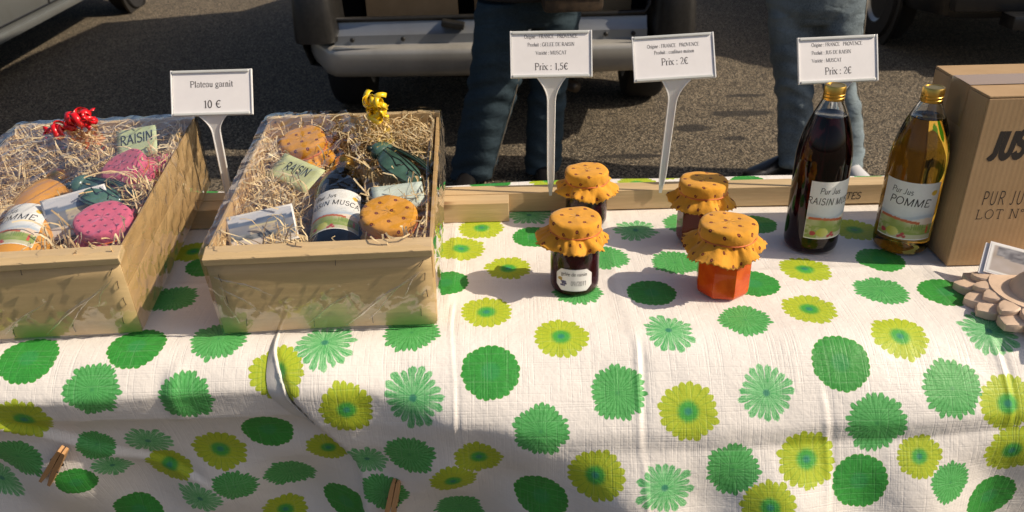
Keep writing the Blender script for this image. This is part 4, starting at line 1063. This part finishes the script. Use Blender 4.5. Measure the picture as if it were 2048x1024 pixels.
def cicada(label, Mx, loc, rot, L=.120):
    t = thing('ceramic_cicada', label, 'cicada ornament', group='ceramic cicadas in the gift crates'); place(t, Mx, loc, rot)
    def ell(cx, cy_, cz, rx, ry, rz, nm, p=1.0, mt='cicada', tilt=0):
        rings = []
        for i in range(13):
            a = math.pi*i/12; rr_ = math.sin(a)**p
            rings.append([(cx-rx*math.cos(a), cy_+ry*rr_*math.cos(b), cz+rz*rr_*math.sin(b)) for b in [2*math.pi*q/20 for q in range(20)]])
        return MB().loft(rings, cap=False).build(nm, M[mt], t, True)
    ell(-L*.02, 0, .010, L*.40, .015, .012, 'body'); ell(-L*.36, 0, .013, L*.13, .022, .015, 'head', .6)
    for s in (-1, 1): ell(-L*.44, s*.019, .015, .005, .005, .005, 'eye', .9, 'vein')
    for s in (-1, 1):
        def wing(a, b):
            # a along 0..1, b across 0..1
            x = -L*.26+L*.80*a; wd = (.029*math.sin(math.pi*min(1, a*.85+.12))**.8)
            y = s*(.004+.010*a+wd*b*1.25); z = .024-.016*b**2*1.0-.009*a**2+.003*math.sin(a*3)
            return Vector((x, y, z))
        P = [[wing(a, b) for b in np.linspace(0, 1, 9)] for a in np.linspace(0, 1, 18)]
        o = MB().grid(P).build('wing', M['cicada'], t, True); so = o.modifiers.new('thickness', 'SOLIDIFY'); so.thickness = .003; so.offset = 0
        for lst in ([(a, .06) for a in np.linspace(.02, .98, 10)], [(a, .95) for a in np.linspace(.02, .98, 10)], [(.03, .5), (.3, .42), (.55, .6), (.95, .8)], [(.3, .42), (.5, .28), (.75, .35), (.93, .3)], [(.55, .6), (.62, .35)], [(.75, .35), (.8, .65)]):
            MB().tube([wing(a, b)+Vector((0, 0, .0018)) for a, b in lst], .0013, 5).build('wing_vein', M['vein'], o, True)
    return t
def bow(label, Mx, loc, mat, seed, spread, n=9):
    t = thing('ribbon_bow', label, 'ribbon', group='curled gift ribbons'); place(t, Mx, loc)
    r = random.Random(seed)
    for k in range(n):
        c0 = Vector((r.uniform(-1, 1)*spread[0], r.uniform(-1, 1)*spread[1], r.uniform(.05, 1)*spread[2])); c0.z += c0.x*spread[3]
        ax = Vector((r.gauss(0, 1), r.gauss(0, .6), r.gauss(0, .5))).normalized(); e = ax.orthogonal().normalized(); f = ax.cross(e)
        rad = r.uniform(.0085, .0135); turns = r.uniform(.9, 1.6); L = r.uniform(.008, .022); wd = r.uniform(.0034, .0046); N = int(turns*14); P = []
        for i in range(N+1):
            q = i/N; a = 2*math.pi*turns*q; rr_ = rad*(1-.3*q); p = c0+ax*L*(q-.5)+(e*math.cos(a)+f*math.sin(a))*rr_
            P.append([p-ax*wd, p+ax*wd])
        o = MB().grid(P).build('ribbon_curl', mat, t, True); so = o.modifiers.new('thickness', 'SOLIDIFY'); so.thickness = .0003
    MB().tube([(-.01, 0, .0), (0, 0, .004), (.01, .002, .0)], .003, 6).build('knot', mat, t, True)
    return t

MC = crate_mat((-.2365, .8965, .7525), R(2), R(6)); ML = crate_mat((-.619, .890, .7525), R(4.2), R(6))
crate('gift crate with the yellow ribbon, holding dark juice and orange topped jars', MC, 1)
crate('gift crate with the red ribbon, holding apple juice and pink topped jars', ML, 2)
GC = 'jam jars packed in the gift crates'
def cjar(label, Mx, loc, axis, spin, fab, seed, kind='jelly', **k):
    o = jar(label, (0, 0, 0), (0, 0, 0), kind, fab, seed, group=GC, **k)
    d = Vector(axis).normalized(); A = (Mx.to_3x3() @ d); H = .098
    o.rotation_euler = axis_rot(A, spin); o.location = Mx @ Vector(loc) - A*.098
    return o
# loc = middle of the lid top
cjar('orange topped jar tilted at the back left of the crate with the yellow ribbon', MC, (-.073, .327, .116), (-.10, -.16, 1), .4, M['orange'], 5, Rj=.0335, H=.098, over=.026, lift=.30)
cjar('orange topped jar lying near the front right of the crate with the yellow ribbon', MC, (.079, .088, .119), (.05, -.12, 1), .1, M['orange'], 6, Rj=.0360, H=.098, over=.020, lift=.16, bias=R(-20))
cjar('pink topped jar tilted towards the left beside the green RAISIN tag', ML, (.062, .262, .112), (-.34, -.22, 1), .2, M['pink'], 7, Rj=.0330, H=.098, over=.034, lift=.42, bias=R(-20), amp=.38)
cjar('pink topped jar near the front right corner of the crate with the red ribbon', ML, (.088, .098, .117), (.06, -.14, 1), .9, M['pink'], 8, Rj=.0345, H=.098, over=.020, lift=.22, bias=R(-30), amp=.36)
def cbottle(label, Mx, base, tip, juice, title, roll=0):
    o = bottle(label, (0, 0, 0), (0, 0, 0), juice, title, lw=.074, group='juice bottles packed in the gift crates', fill=.96)
    b, tp_ = Mx @ Vector(base), Mx @ Vector(tip); z = (tp_-b).normalized()
    up = Mx.to_3x3() @ Vector((roll, -.25, 1)); y = -(up-z*up.dot(z)).normalized(); x = y.cross(z)
    o.rotation_euler = Matrix((x, y, z)).transposed().to_euler(); o.location = b
    return o
cbottle('dark grape juice bottle lying in wood wool in the crate with the yellow ribbon', MC, (.008, .050, .066), (-.006, .292, .090), M['grape'], 'RAISIN MUSCAT')
cbottle('amber apple juice bottle lying in the crate with the red ribbon', ML, (-.022, .040, .066), (-.044, .283, .088), M['amber_lit'] if 'amber_lit' in M else M['apple'], 'POMME', roll=-.15)
paper_slip('green paper tag reading RAISIN in the crate with the yellow ribbon', MC, (-.070, .236, .106), (R(24), R(4), R(-38)), .086, .046, (.62, .68, .36), 'RAISIN')
paper_slip('pale green tag reading RAISIN standing behind the tilted pink jar', ML, (.062, .338, .112), (R(40), R(-4), R(4)), .062, .050, (.52, .62, .36), 'RAISIN')
paper_slip('pale blue paper tag behind the front orange topped jar in the crate', MC, (.088, .142, .113), (R(38), R(3), R(14)), .070, .036, (.56, .66, .62))
paper_slip('small landscape photo card at the front left of the crate with the yellow ribbon', MC, (-.088, .088, .104), (R(38), R(-3), R(14)), .088, .050, (.80, .79, .78), photo=landscape(2), name='photo_card', cat='photo card', grp='photo cards in the gift crates')
paper_slip('landscape photo card standing beside the front pink jar', ML, (.038, .142, .104), (R(46), R(-4), R(20)), .084, .058, (.80, .79, .80), photo=landscape(7), name='photo_card', cat='photo card', grp='photo cards in the gift crates')
cicada('green glazed ceramic cicada on the wood wool at the right of the crate', MC, (.080, .242, .100), (R(-18), R(8), R(-44)), .108)
cicada('green ceramic cicada half hidden behind the landscape photo card', ML, (.052, .186, .098), (R(-15), R(10), R(-20)), .08)
bow('curled yellow gift ribbon on the back edge of the wrapped crate', MC, (.050, .357, .134), M['yellow'], 4, (.016, .010, .030, .0), 13)
bow('curled red gift ribbon on top of the left crate', ML, (-.038, .352, .134), M['red'], 5, (.040, .012, .014, .28), 13)
wood_wool('pale wood wool filling the crate with the yellow ribbon', MC, 3, [((.008, .05, .066), (-.006, .24, .085), .040), ((-.004, .24, .088), (-.007, .30, .096), .020), ((-.07, .33, .03), (-.073, .33, .10), .040), ((.08, .092, .03), (.079, .09, .10), .041), ((.05, .275, .10), (.125, .205, .10), .020), ((-.12, .08, .10), (-.05, .10, .10), .014), ((-.10, .25, .105), (-.045, .22, .105), .014)])
wood_wool('pale wood wool filling the crate with the red ribbon', ML, 4, [((-.022, .04, .066), (-.042, .24, .085), .040), ((-.04, .24, .086), (-.045, .29, .096), .020), ((.075, .27, .03), (.062, .265, .10), .040), ((.085, .1, .03), (.088, .1, .10), .041), ((.01, .13, .10), (.07, .155, .10), .014), ((.04, .34, .11), (.09, .34, .11), .014)])

# ------------------------------------------------------------------ vehicles
def section(y, z0, zb, zr, wb, wr, drop=0.06):
    """half section from sill to roof, mirrored"""
    h = [(wb-.12, z0), (wb-.03, z0+.02), (wb-.005, z0+.10), (wb, z0+.25), (wb, zb-.15), (wb-.02, zb), (wr+(wb-wr)*.30, zb+(zr-zb)*.45), (wr, zr-.10), (wr-.09, zr-.02), (wr-.25, zr)]
    return [(x, y, z) for x, z in h]+[(-x, y, z) for x, z in h[::-1]]
def wheel(parent, c, r=.30, w_=.18):
    o = MB().lathe([(r*.62, -w_/2), (r*.93, -w_/2+.005), (r, -w_/2+.03), (r, w_/2-.03), (r*.93, w_/2-.005), (r*.62, w_/2)], 36, cap=False)
    o.v = [(z, x, y) for x, y, z in o.v]; wh = thing_part('wheel', parent, c)
    o.build('tyre', M['tyre'], wh, True, 40)
    q = MB().lathe([(0, w_/2-.03), (r*.15, w_/2-.025), (r*.2, w_/2-.05), (r*.5, w_/2-.04), (r*.62, w_/2-.004), (r*.64, w_/2)], 24, cap=False)
    q2 = [(z, x, y) for x, y, z in q.v]; q.v = q2; q.build('rim', M['rim'], wh, True, 40)
    q = MB().lathe([(0, w_/2-.03), (r*.15, w_/2-.025), (r*.2, w_/2-.05), (r*.5, w_/2-.04), (r*.62, w_/2-.004), (r*.64, w_/2)], 24, cap=False)
    q.v = [(-z, x, y) for x, y, z in q.v]; q.build('rim', M['rim'], wh, True, 40)
    return wh
def thing_part(name, parent, loc):
    o = bpy.data.objects.new(name, None); col.objects.link(o); o.parent = parent; o.location = loc; o.empty_display_size = .05; return o
def car(label, loc, yaw, paint_, L=4.0, W_=1.66, H_=1.45, wheel_y=(.75, 3.25), z0=.24):
    t = thing('parked_car', label, 'car', loc, (0, 0, yaw), 'cars parked around the stall'); hw = W_/2
    st = [(0, .40, .78, .86, .88, .70), (.06, .28, .85, 1.0, .94, .80), (.35, z0, .90, H_*.93, 1, .72), (.9, z0, .92, H_, 1, .74), (1.9, z0, .92, H_, 1, .74), (2.5, z0, .92, H_*.93, 1, .72), (3.0, z0, .90, 1.02, 1, .78), (3.6, z0+.02, .80, .90, .97, .80), (3.94, .30, .66, .72, .90, .74), (4.0, .40, .60, .64, .84, .70)]
    rings = [section(y*L/4, a, b, c, hw*d, hw*e) for y, a, b, c, d, e in st]
    MB().loft(rings).build('body', paint_, t, True, 50)
    for y in wheel_y:
        for s in (-1, 1):
            mb = MB().lathe([(0, 0), (.335, 0), (.335, .012), (.355, .012), (.355, -.02)], 36, cap=False); mb.v = [(s*(hw+.002+z*.6), y+x, .30+y2) for x, y2, z in mb.v]; mb.build('wheel_arch', M['trim'], t, True, 40)
            wheel(t, (s*(hw-.06), y, .30), .30, .17)
    for s in (-1, 1):
        MB().box((s*(hw-.028), (wheel_y[0]+wheel_y[1])/2, z0+.022), (.05, wheel_y[1]-wheel_y[0]-.72, .05), bev=.012).build('sill', paint_, t, True, 50)
        for y0_, y1_ in ((1.02, 1.92), (1.93, 2.86)):
            yy = (y0_, y1_)
            mb = MB()
            for a, b in (((y0_, z0+.085), (y1_, z0+.085)), ((y1_, z0+.085), (y1_, .90)), ((y0_, .90), (y0_, z0+.085))):
                mb.tube([(s*(hw+.0012 if z < .8 and z > .4 else hw-.004), y, z) for y, z in [(a[0]+(b[0]-a[0])*f, a[1]+(b[1]-a[1])*f) for f in np.linspace(0, 1, 8)]], .004, 5)
            mb.build('door_seam', M['trim'], t)
            MB().box((s*(hw+.012), y1_-.16, .74), (.02, .16, .03), bev=.006).build('door_handle', paint_, t)
        P = [[(s*(hw*(1-.30*(.26*f)/1)+.003-.10*f), y, .95+f*(H_-1.10)) for f in (0, .5, 1)] for y in (.75, 1.4, 2.0, 2.55)]
        MB().grid(P).build('side_window', M['window'], t)
    MB().box((0, .0, .42), (W_*.90, .10, .18), bev=.04).build('rear_bumper', paint_, t, True, 40)
    MB().box((0, L, .42), (W_*.86, .10, .18), bev=.04).build('front_bumper', paint_, t, True, 40)
    for s in (-1, 1):
        MB().box((s*W_*.38, .02, .76), (.16, .06, .20), bev=.02).build('tail_lamp', M['lamp'], t); MB().box((s*W_*.34, L-.05, .62), (.26, .08, .12), bev=.02).build('headlight', M['glass'], t)
    return t
car('pale grey car parked on the left, its sill and door in view', (-3.585, 3.47, 0), R(5.4), M['grey_paint'], L=4.3, wheel_y=(.42, 3.55), z0=.27)

# open van behind the stall
VY = 3.56; k_ = VY/3.3
def van():
    t = thing('silver_van', 'silver van with its tailgate open, seen from behind the stall', 'van', (-.050, VY, 0))
    hw = .875; D = 4.0; zt = 2.15
    # body shell: sides, roof and front as a tube with an open back
    rings = []
    for y, z0, top, s in ((.10, .36, zt-.02, .985), (.5, .30, zt, 1), (1.6, .28, zt, 1), (2.6, .28, zt-.05, 1), (3.1, .28, 1.25, .98), (3.8, .30, 1.0, .92), (4.0, .40, .8, .85)):
        rings.append(section(y, z0, min(1.05, top-.1), top, hw*s, hw*s*.86))
    MB().loft(rings, cap=False).build('body', M['silver'], t, True, 50)
    ins = [[(x*.93, y+.02, .06*0+max(z, .44)) if z < 1 else (x*.93, y+.02, z-.05) for x, y, z in section(y, .36, 1.05, zt, hw, hw*.86)] for y in (.12, .8, 1.6, 2.2)]
    o = MB().loft(ins, cap=False); o.f = [f[::-1] for f in o.f]; o.build('interior_lining', M['inside'], t, True, 50)
    MB().box((0, 1.15, .435), (1.5, 2.1, .03)).build('load_floor', M['inside'], t)
    MB().box((0, 2.2, .9), (1.5, .04, .95)).build('bulkhead', M['inside'], t)
    # sill with a lip and the lock catch
    P = [[(x, y, z) for y, z in ((-.02, .476), (.028, .482), (.030, .520), (.052, .545), (.056, .572), (.10, .578), (.13, .560))] for x in np.linspace(-.70, .66, 26)]
    MB().grid(P).build('boot_sill', M['sill'], t, True, 35)
    for x in (-.62, -.40, .48, .60): 
        o = MB().lathe([(.010, 0), (.010, .004), (.006, .007), (0, .007)], 14); o.v = [(a+x, .026-c, b+.503) for a, b, c in o.v]; o.build('bolt', M['trim'], t)
    MB().box((-.18, .03, .56), (.10, .05, .03), rot=(0, R(10), 0), bev=.008).build('lock_catch', M['trim'], t)
    MB().tube([(-.71, .07, .75), (-.71, .055, .62), (-.69, .05, .585), (-.5, .062, .583), (0, .064, .583), (.5, .062, .583), (.65, .05, .59), (.67, .055, .62), (.67, .07, .75)], .012, 8).build('door_seal', M['trim'], t, True)
    # bumper: painted centre section curving round the corners
    prof = [(.10, .325), (.025, .335), (-.020, .352), (-.040, .385), (-.048, .42), (-.050, .450), (-.046, .467), (-.034, .477), (-.012, .481), (.045, .482)]
    def bump_ring(u):
        # u in -1..1 across; corners wrap forward
        a = abs(u); x = u*.862 if a < .88 else math.copysign(.7586+.106*math.sin((a-.88)/.12*math.pi/2), u)
        back = 0 if a < .80 else .0+.34*((a-.80)/.20)**2.2
        taper = max(0, (a-.82)/.18)
        bow_ = -.045*(1-a*a)
        return [(x-math.copysign(.10*max(0, (.40-z)/.075)*max(0, (a-.86)/.14), u), y+back+bow_+.045, z+.03*taper*(1 if z > .42 else .25)) for y, z in prof]
    us = list(np.linspace(-1, 1, 61))
    MB().grid([bump_ring(u) for u in us]).build('bumper', M['bumper'], t, True, 60)
    # black corner pieces standing on the ends of the bumper
    for s in (-1, 1):
        rings = []
        for z, gx, gy in ((.50, 0, 0), (.52, .004, .004), (.60, .0, .0), (.68, -.004, .002), (.735, -.012, .008), (.765, -.03, .03), (.775, -.05, .05)):
            ring = []
            for i in range(20):
                a = 2*math.pi*i/20; cx, cy_ = math.cos(a), math.sin(a); p = .55
                ring.append((s*(.775+(.098+gx)*math.copysign(abs(cx)**p, cx)), .13+(.155+gx)*math.copysign(abs(cy_)**p, cy_)+gy, z))
            rings.append(ring)
        MB().loft(rings).build('bumper_corner', M['trim'], t, True, 60)
        MB().box((s*.845, .10, .505), (.05, .16, .008), rot=(0, 0, s*R(-18)), bev=.003).build('trim_strip', M['bumper'], t)
        MB().box((s*.79, .10, 1.33), (.12, .10, 1.10), bev=.03).build('rear_pillar', M['silver'], t, True, 40)
        MB().box((s*.82, .06, 1.12), (.09, .06, .34), bev=.02).build('tail_lamp', M['lamp'], t, True, 40)
        for y in (.78, 3.25): wheel(t, (s*.76, y, .29), .29, .20)
    tg = MB().loft([[(sx*.72*w_, y, z) for sx, dz in ((-1, 0), (1, 0))]+[(.72*w_, y+.02, z-.05), (-.72*w_, y+.02, z-.05)] for y, z, w_ in ((.12, 2.13, .95), (-.2, 2.22, 1), (-.75, 2.30, 1), (-.92, 2.27, .94))])
    tg.build('tailgate', M['silver'], t, True, 40)
    MB().tube([(-.6, .5, .275), (-.3, .35, .27), (.2, .30, .25), (.36, .06, .26)], .025, 10).build('exhaust_pipe', M['steel'], t, True)
    MB().box((.36, .10, .36), (.035, .05, .05), bev=.006).build('tow_eye', M['trim'], t)
    MB().tube([(-.62, .78, .29), (.62, .78, .29)], .045, 10).build('axle', M['trim'], t)
    MB().box((0, 1.6, .34), (1.3, 2.8, .10), bev=.02).build('underbody', M['trim'], t)
    return t
V = van()
for nm, c, d, rz in (('brown cardboard box on the left of the van load floor', (-.44, VY+.48, .452), (.42, .36, .34), 3), ('brown cardboard box behind the woman in the van', (.06, VY+.62, .452), (.40, .34, .36), -4), ('brown cardboard box at the right inside the van', (.42, VY+.46, .452), (.30, .34, .32), 2)):
    b = thing('cardboard_box', nm, 'box', c, (0, 0, R(rz)), 'cardboard boxes loaded in the van')
    MB().box((0, 0, d[2]/2), d, bev=.003).build('carton', M['card'], b); MB().box((0, 0, d[2]+.0012), (.05, d[1]*.98, .0012)).build('tape', M['tape'], b)

car('dark car at the right edge, its shaded rear bumper in view', (3.26, 4.62, 0), R(-3), M['dark_paint'], L=4.2, W_=1.74, wheel_y=(.80, 3.35), z0=.26)
# tow step under the tail of the dark car
dk = [o for o in bpy.data.objects if o.name.startswith('parked_car') and o.location.x > 0][0]
MB().box((-.18, -.10, .30), (.66, .16, .075), bev=.012).build('tow_step', M['dark_paint'], dk, True, 40)

# ------------------------------------------------------------------ people (the photograph shows them from the hips down)
def remesh(o, vox=.009, smooth=6):
    m_ = o.modifiers.new('weld', 'REMESH'); m_.mode = 'VOXEL'; m_.voxel_size = vox; m_.use_smooth_shade = True
    s_ = o.modifiers.new('soften', 'SMOOTH'); s_.factor = .5; s_.iterations = smooth
def leg_rings(rows, dy, seed, flare=0):
    """rows of (z, cx, cy, half width, half depth)"""
    r = random.Random(seed); ph = [r.uniform(0, 6.3) for _ in range(8)]
    zs = [a[0] for a in rows][::-1]; out = []
    for z in np.arange(rows[0][0], rows[-1][0]-.001, -.012):
        g_ = lambda k: float(np.interp(z, zs, [a[k] for a in rows][::-1]))
        cx, cy_, hx, hy = g_(1), g_(2), g_(3), g_(4); ring = []
        for i in range(36):
            a = 2*math.pi*i/36
            kn = math.exp(-((z-.40)/.12)**2)+.8*math.exp(-((z-.08)/.07)**2)+.5*math.exp(-((z-.70)/.08)**2)
            wr = (.0042*kn+.0012)*(math.sin(z*95+math.sin(a*2+ph[0])*2.2+ph[1])+.7*math.sin(z*55-a*2+ph[2]))+.004*math.sin(a*3+z*9+ph[3])
            ring.append((cx+(hx+wr)*math.cos(a), cy_+(hy+wr)*math.sin(a), z))
        out.append(ring)
    return out
def person(label, legs, hip, seed, denim, tall, coat, shoes, shoe_mat, seam=None, twist=0.0):
    hx, hy = hip
    t = thing('person', label, 'person', (hx, hy, 0)); L = lambda p: (p[0]-hx, p[1]-hy, p[2])
    mb = MB()
    for rows in legs: mb.loft([[L(p) for p in ring] for ring in leg_rings(rows, 0, seed+len(mb.v))])
    # pelvis joins both legs
    zt = legs[0][0][0]
    mb.loft([[(.165*s*math.cos(a), .115*s*math.sin(a), z) for a in [2*math.pi*i/28 for i in range(28)]] for z, s in ((zt-.10, .72), (zt-.04, .98), (zt+.05, 1.08), (zt+.14, 1.02), (zt+.24, .92), (zt+.27, .85))])
    j = mb.build('jeans', denim, t, True); remesh(j, .0075, 3)
    # stitched outer seams
    for rows, side in seam or ():
        pts = [(a[1]+side*a[3]*.90, a[2]-a[4]*.50, a[0]) for a in rows]
        sm_ = MB()
        P_ = [Vector(L(p)) for p in pts]
        sm_.tube([P_[0].lerp(P_[1], 0)]+P_[1:], .0024, 5).build('seam', M['thread'], t, True)
    # body: one continuous figure under the clothes (skin over a skeleton)
    sk = [(0, 0, zt+.16), (0, .0, zt+.40), (0, .01, zt+.58), (0, .0, zt+.68), (0, -.02, zt+.80), (0, -.02, zt+.90),
          (.17, 0, zt+.56), (.23, .02, zt+.30), (.19, -.10, zt+.14), (-.17, 0, zt+.56), (-.23, .02, zt+.30), (-.19, -.10, zt+.14),
          (.09, 0, zt), (.10, .02, .12), (-.09, 0, zt), (-.10, .02, .12)]
    for q, k in ((12, 0), (14, 1)): 
        a = legs[1-k]; sk[q] = L((a[0][1], a[0][2], a[0][0])); sk[q+1] = L((a[-2][1], a[-2][2], .10))
    ed = [(0, 1), (1, 2), (2, 3), (3, 4), (4, 5), (2, 6), (6, 7), (7, 8), (2, 9), (9, 10), (10, 11), (0, 12), (12, 13), (0, 14), (14, 15)]
    rad = [(.13, .09), (.13, .085), (.12, .08), (.05, .05), (.085, .10), (.07, .085), (.05, .05), (.042, .042), (.032, .032), (.05, .05), (.042, .042), (.032, .032), (.06, .06), (.035, .035), (.06, .06), (.035, .035)]
    me = bpy.data.meshes.new('body'); me.from_pydata(sk, ed, []); o = link('body', me, M['skin'], t)
    mo = o.modifiers.new('skin', 'SKIN'); 
    for v, q in zip(me.skin_vertices[0].data, rad): v.radius = q
    me.skin_vertices[0].data[0].use_root = True
    o.modifiers.new('subdivide', 'SUBSURF').levels = 1; o.modifiers['subdivide'].render_levels = 2
    hd_ = Vector((0, -.03, zt+.84))
    hb = MB(); hb.loft([[(.098*s*math.cos(a), .115*s*math.sin(a)+.012, zt+.84+z) for a in [2*math.pi*i/24 for i in range(24)]] for z, s in ((-.02, .90), (.03, 1.0), (.08, .95), (.11, .72), (.125, .35))])
    hb.loft([[(.10*s*math.cos(a), .05*s*math.sin(a)+.075, zt+.84+z) for a in [2*math.pi*i/16 for i in range(16)]] for z, s in ((-.16, .7), (-.05, 1.0), (.04, 1.0))]); hb.build('hair', M['hair'], t, True)
    for s in (-1, 1):
        e = MB().lathe([(.0135*math.cos(b), .0135*math.sin(b)) for b in np.linspace(-1.55, 1.55, 8)], 12); e.v = [(x+s*.032, y-.108, z+zt+.845) for x, y, z in e.v]; e.build('eye', M['eye'], t, True)
    nb = MB().tube([(0, -.108, zt+.85), (0, -.135, zt+.815), (0, -.112, zt+.805)], [.008, .015, .009], 8); nb.build('nose', M['skin'], t, True)
    MB().tube([(-.024, -.106, zt+.776), (0, -.114, zt+.774), (.024, -.106, zt+.776)], [.003, .006, .003], 8).build('mouth', M['lamp'], t, True)
    # coat with sleeves that end in its pockets
    cb = MB().loft([[(w_*math.cos(a)*(1+.02*math.sin(a*7)), d_*math.sin(a), z) for a in [2*math.pi*i/30 for i in range(30)]] for z, w_, d_ in ((coat, .215, .165), (zt+.18, .205, .15), (zt+.36, .195, .135), (zt+.52, .20, .125), (zt+.60, .15, .10), (zt+.64, .075, .075))])
    for s in (-1, 1): cb.tube([(s*.16, 0, zt+.56), (s*.25, .02, zt+.34), (s*.255, 0, zt+.26), (s*.205, -.10, zt+.12)], [.066, .056, .054, .050], 14)
    c = cb.build('coat', M['coat'], t, True); remesh(c, .011, 5)
    for (x, y, yaw), mt in zip(shoes, shoe_mat):
        mb = MB(); rings = []
        for f, w_, h_, b in ((0, .020, .050, 0), (.05, .034, .066, 0), (.25, .038, .078, 0), (.45, .040, .066, 0), (.65, .046, .050, 0), (.85, .042, .040, 0), (.96, .028, .030, 0), (1.0, .012, .020, 0)):
            yy = .07-f*.27; rings.append([(w_*math.cos(a)*(1 if math.sin(a) < 0 else .92), yy, .008+h_*.5+h_*.5*math.sin(a) if math.sin(a) > -.35 else .006) for a in [2*math.pi*i/20 for i in range(20)]])
        mb.loft(rings); Mx = Matrix.Translation(L((x, y, 0))) @ Matrix.Rotation(yaw, 4, 'Z'); mb.xf(Mx); s_ = mb.build('shoe', mt, t, True, 60)
    return t
def rows(Y, lst, depth=.92):
    return [(z, cx, Y, hw_, hw_*depth) for z, cx, hw_ in lst]
P1L = rows(3.17, [(.735, -.010, .100), (.624, -.022, .103), (.509, -.038, .106), (.390, -.063, .103), (.268, -.095, .098), (.140, -.128, .092), (.018, -.160, .090)])
P1R = rows(3.22, [(.735, .186, .100), (.608, .187, .094), (.491, .179, .084), (.370, .162, .076), (.244, .150, .076), (.115, .140, .076), (.016, .132, .077)])
person('person in dark flared jeans and dark coat standing behind the van bumper', [P1L, P1R], (.088, 3.20), 3, M['denim_dark'], 1.68, .745,
       [(-.165, 3.16, R(-12)), (.135, 3.22, R(8))], (M['black'], M['black']), seam=[(P1L, 1)])
P2L = rows(3.15, [(.735, 1.062, .090), (.601, 1.086, .089), (.486, 1.107, .083), (.387, 1.127, .072), (.284, 1.150, .069), (.157, 1.165, .069), (.045, 1.181, .073)])
P2R = rows(3.12, [(.735, 1.241, .092), (.604, 1.257, .087), (.490, 1.277, .075), (.391, 1.296, .063), (.289, 1.330, .067), (.163, 1.357, .068), (.044, 1.376, .066)])
person('person in washed blue jeans standing at the right, one black and one white shoe showing', [P2L, P2R], (1.152, 3.135), 11, M['denim'], 1.75, .86,
       [(1.140, 3.185, R(-66)), (1.384, 3.10, R(10))], (M['black'], M['whiteshoe']), seam=[(P2R, 1)])
hb_ = thing('handbag', 'dark brown plaid handbag hanging beside the dark jeans', 'bag', (.238, 3.01, .722))
MB().box((0, 0, .11), (.215, .09, .22), rot=(0, 0, R(4)), bev=.02).build('bag_body', M['bag'], hb_, True, 40)
for s in (-1, 1): MB().tube([(-.07, s*.035, .21), (-.05, s*.03, .33), (0, s*.02, .37), (.05, s*.03, .33), (.07, s*.035, .21)], .006, 8).build('bag_handle', M['black'], hb_, True)
for i in range(3): MB().box((0, -.0465, .05+i*.06), (.200, .003, .008), rot=(0, 0, R(4)), bev=.001).build('plaid_band', M['black'], hb_)
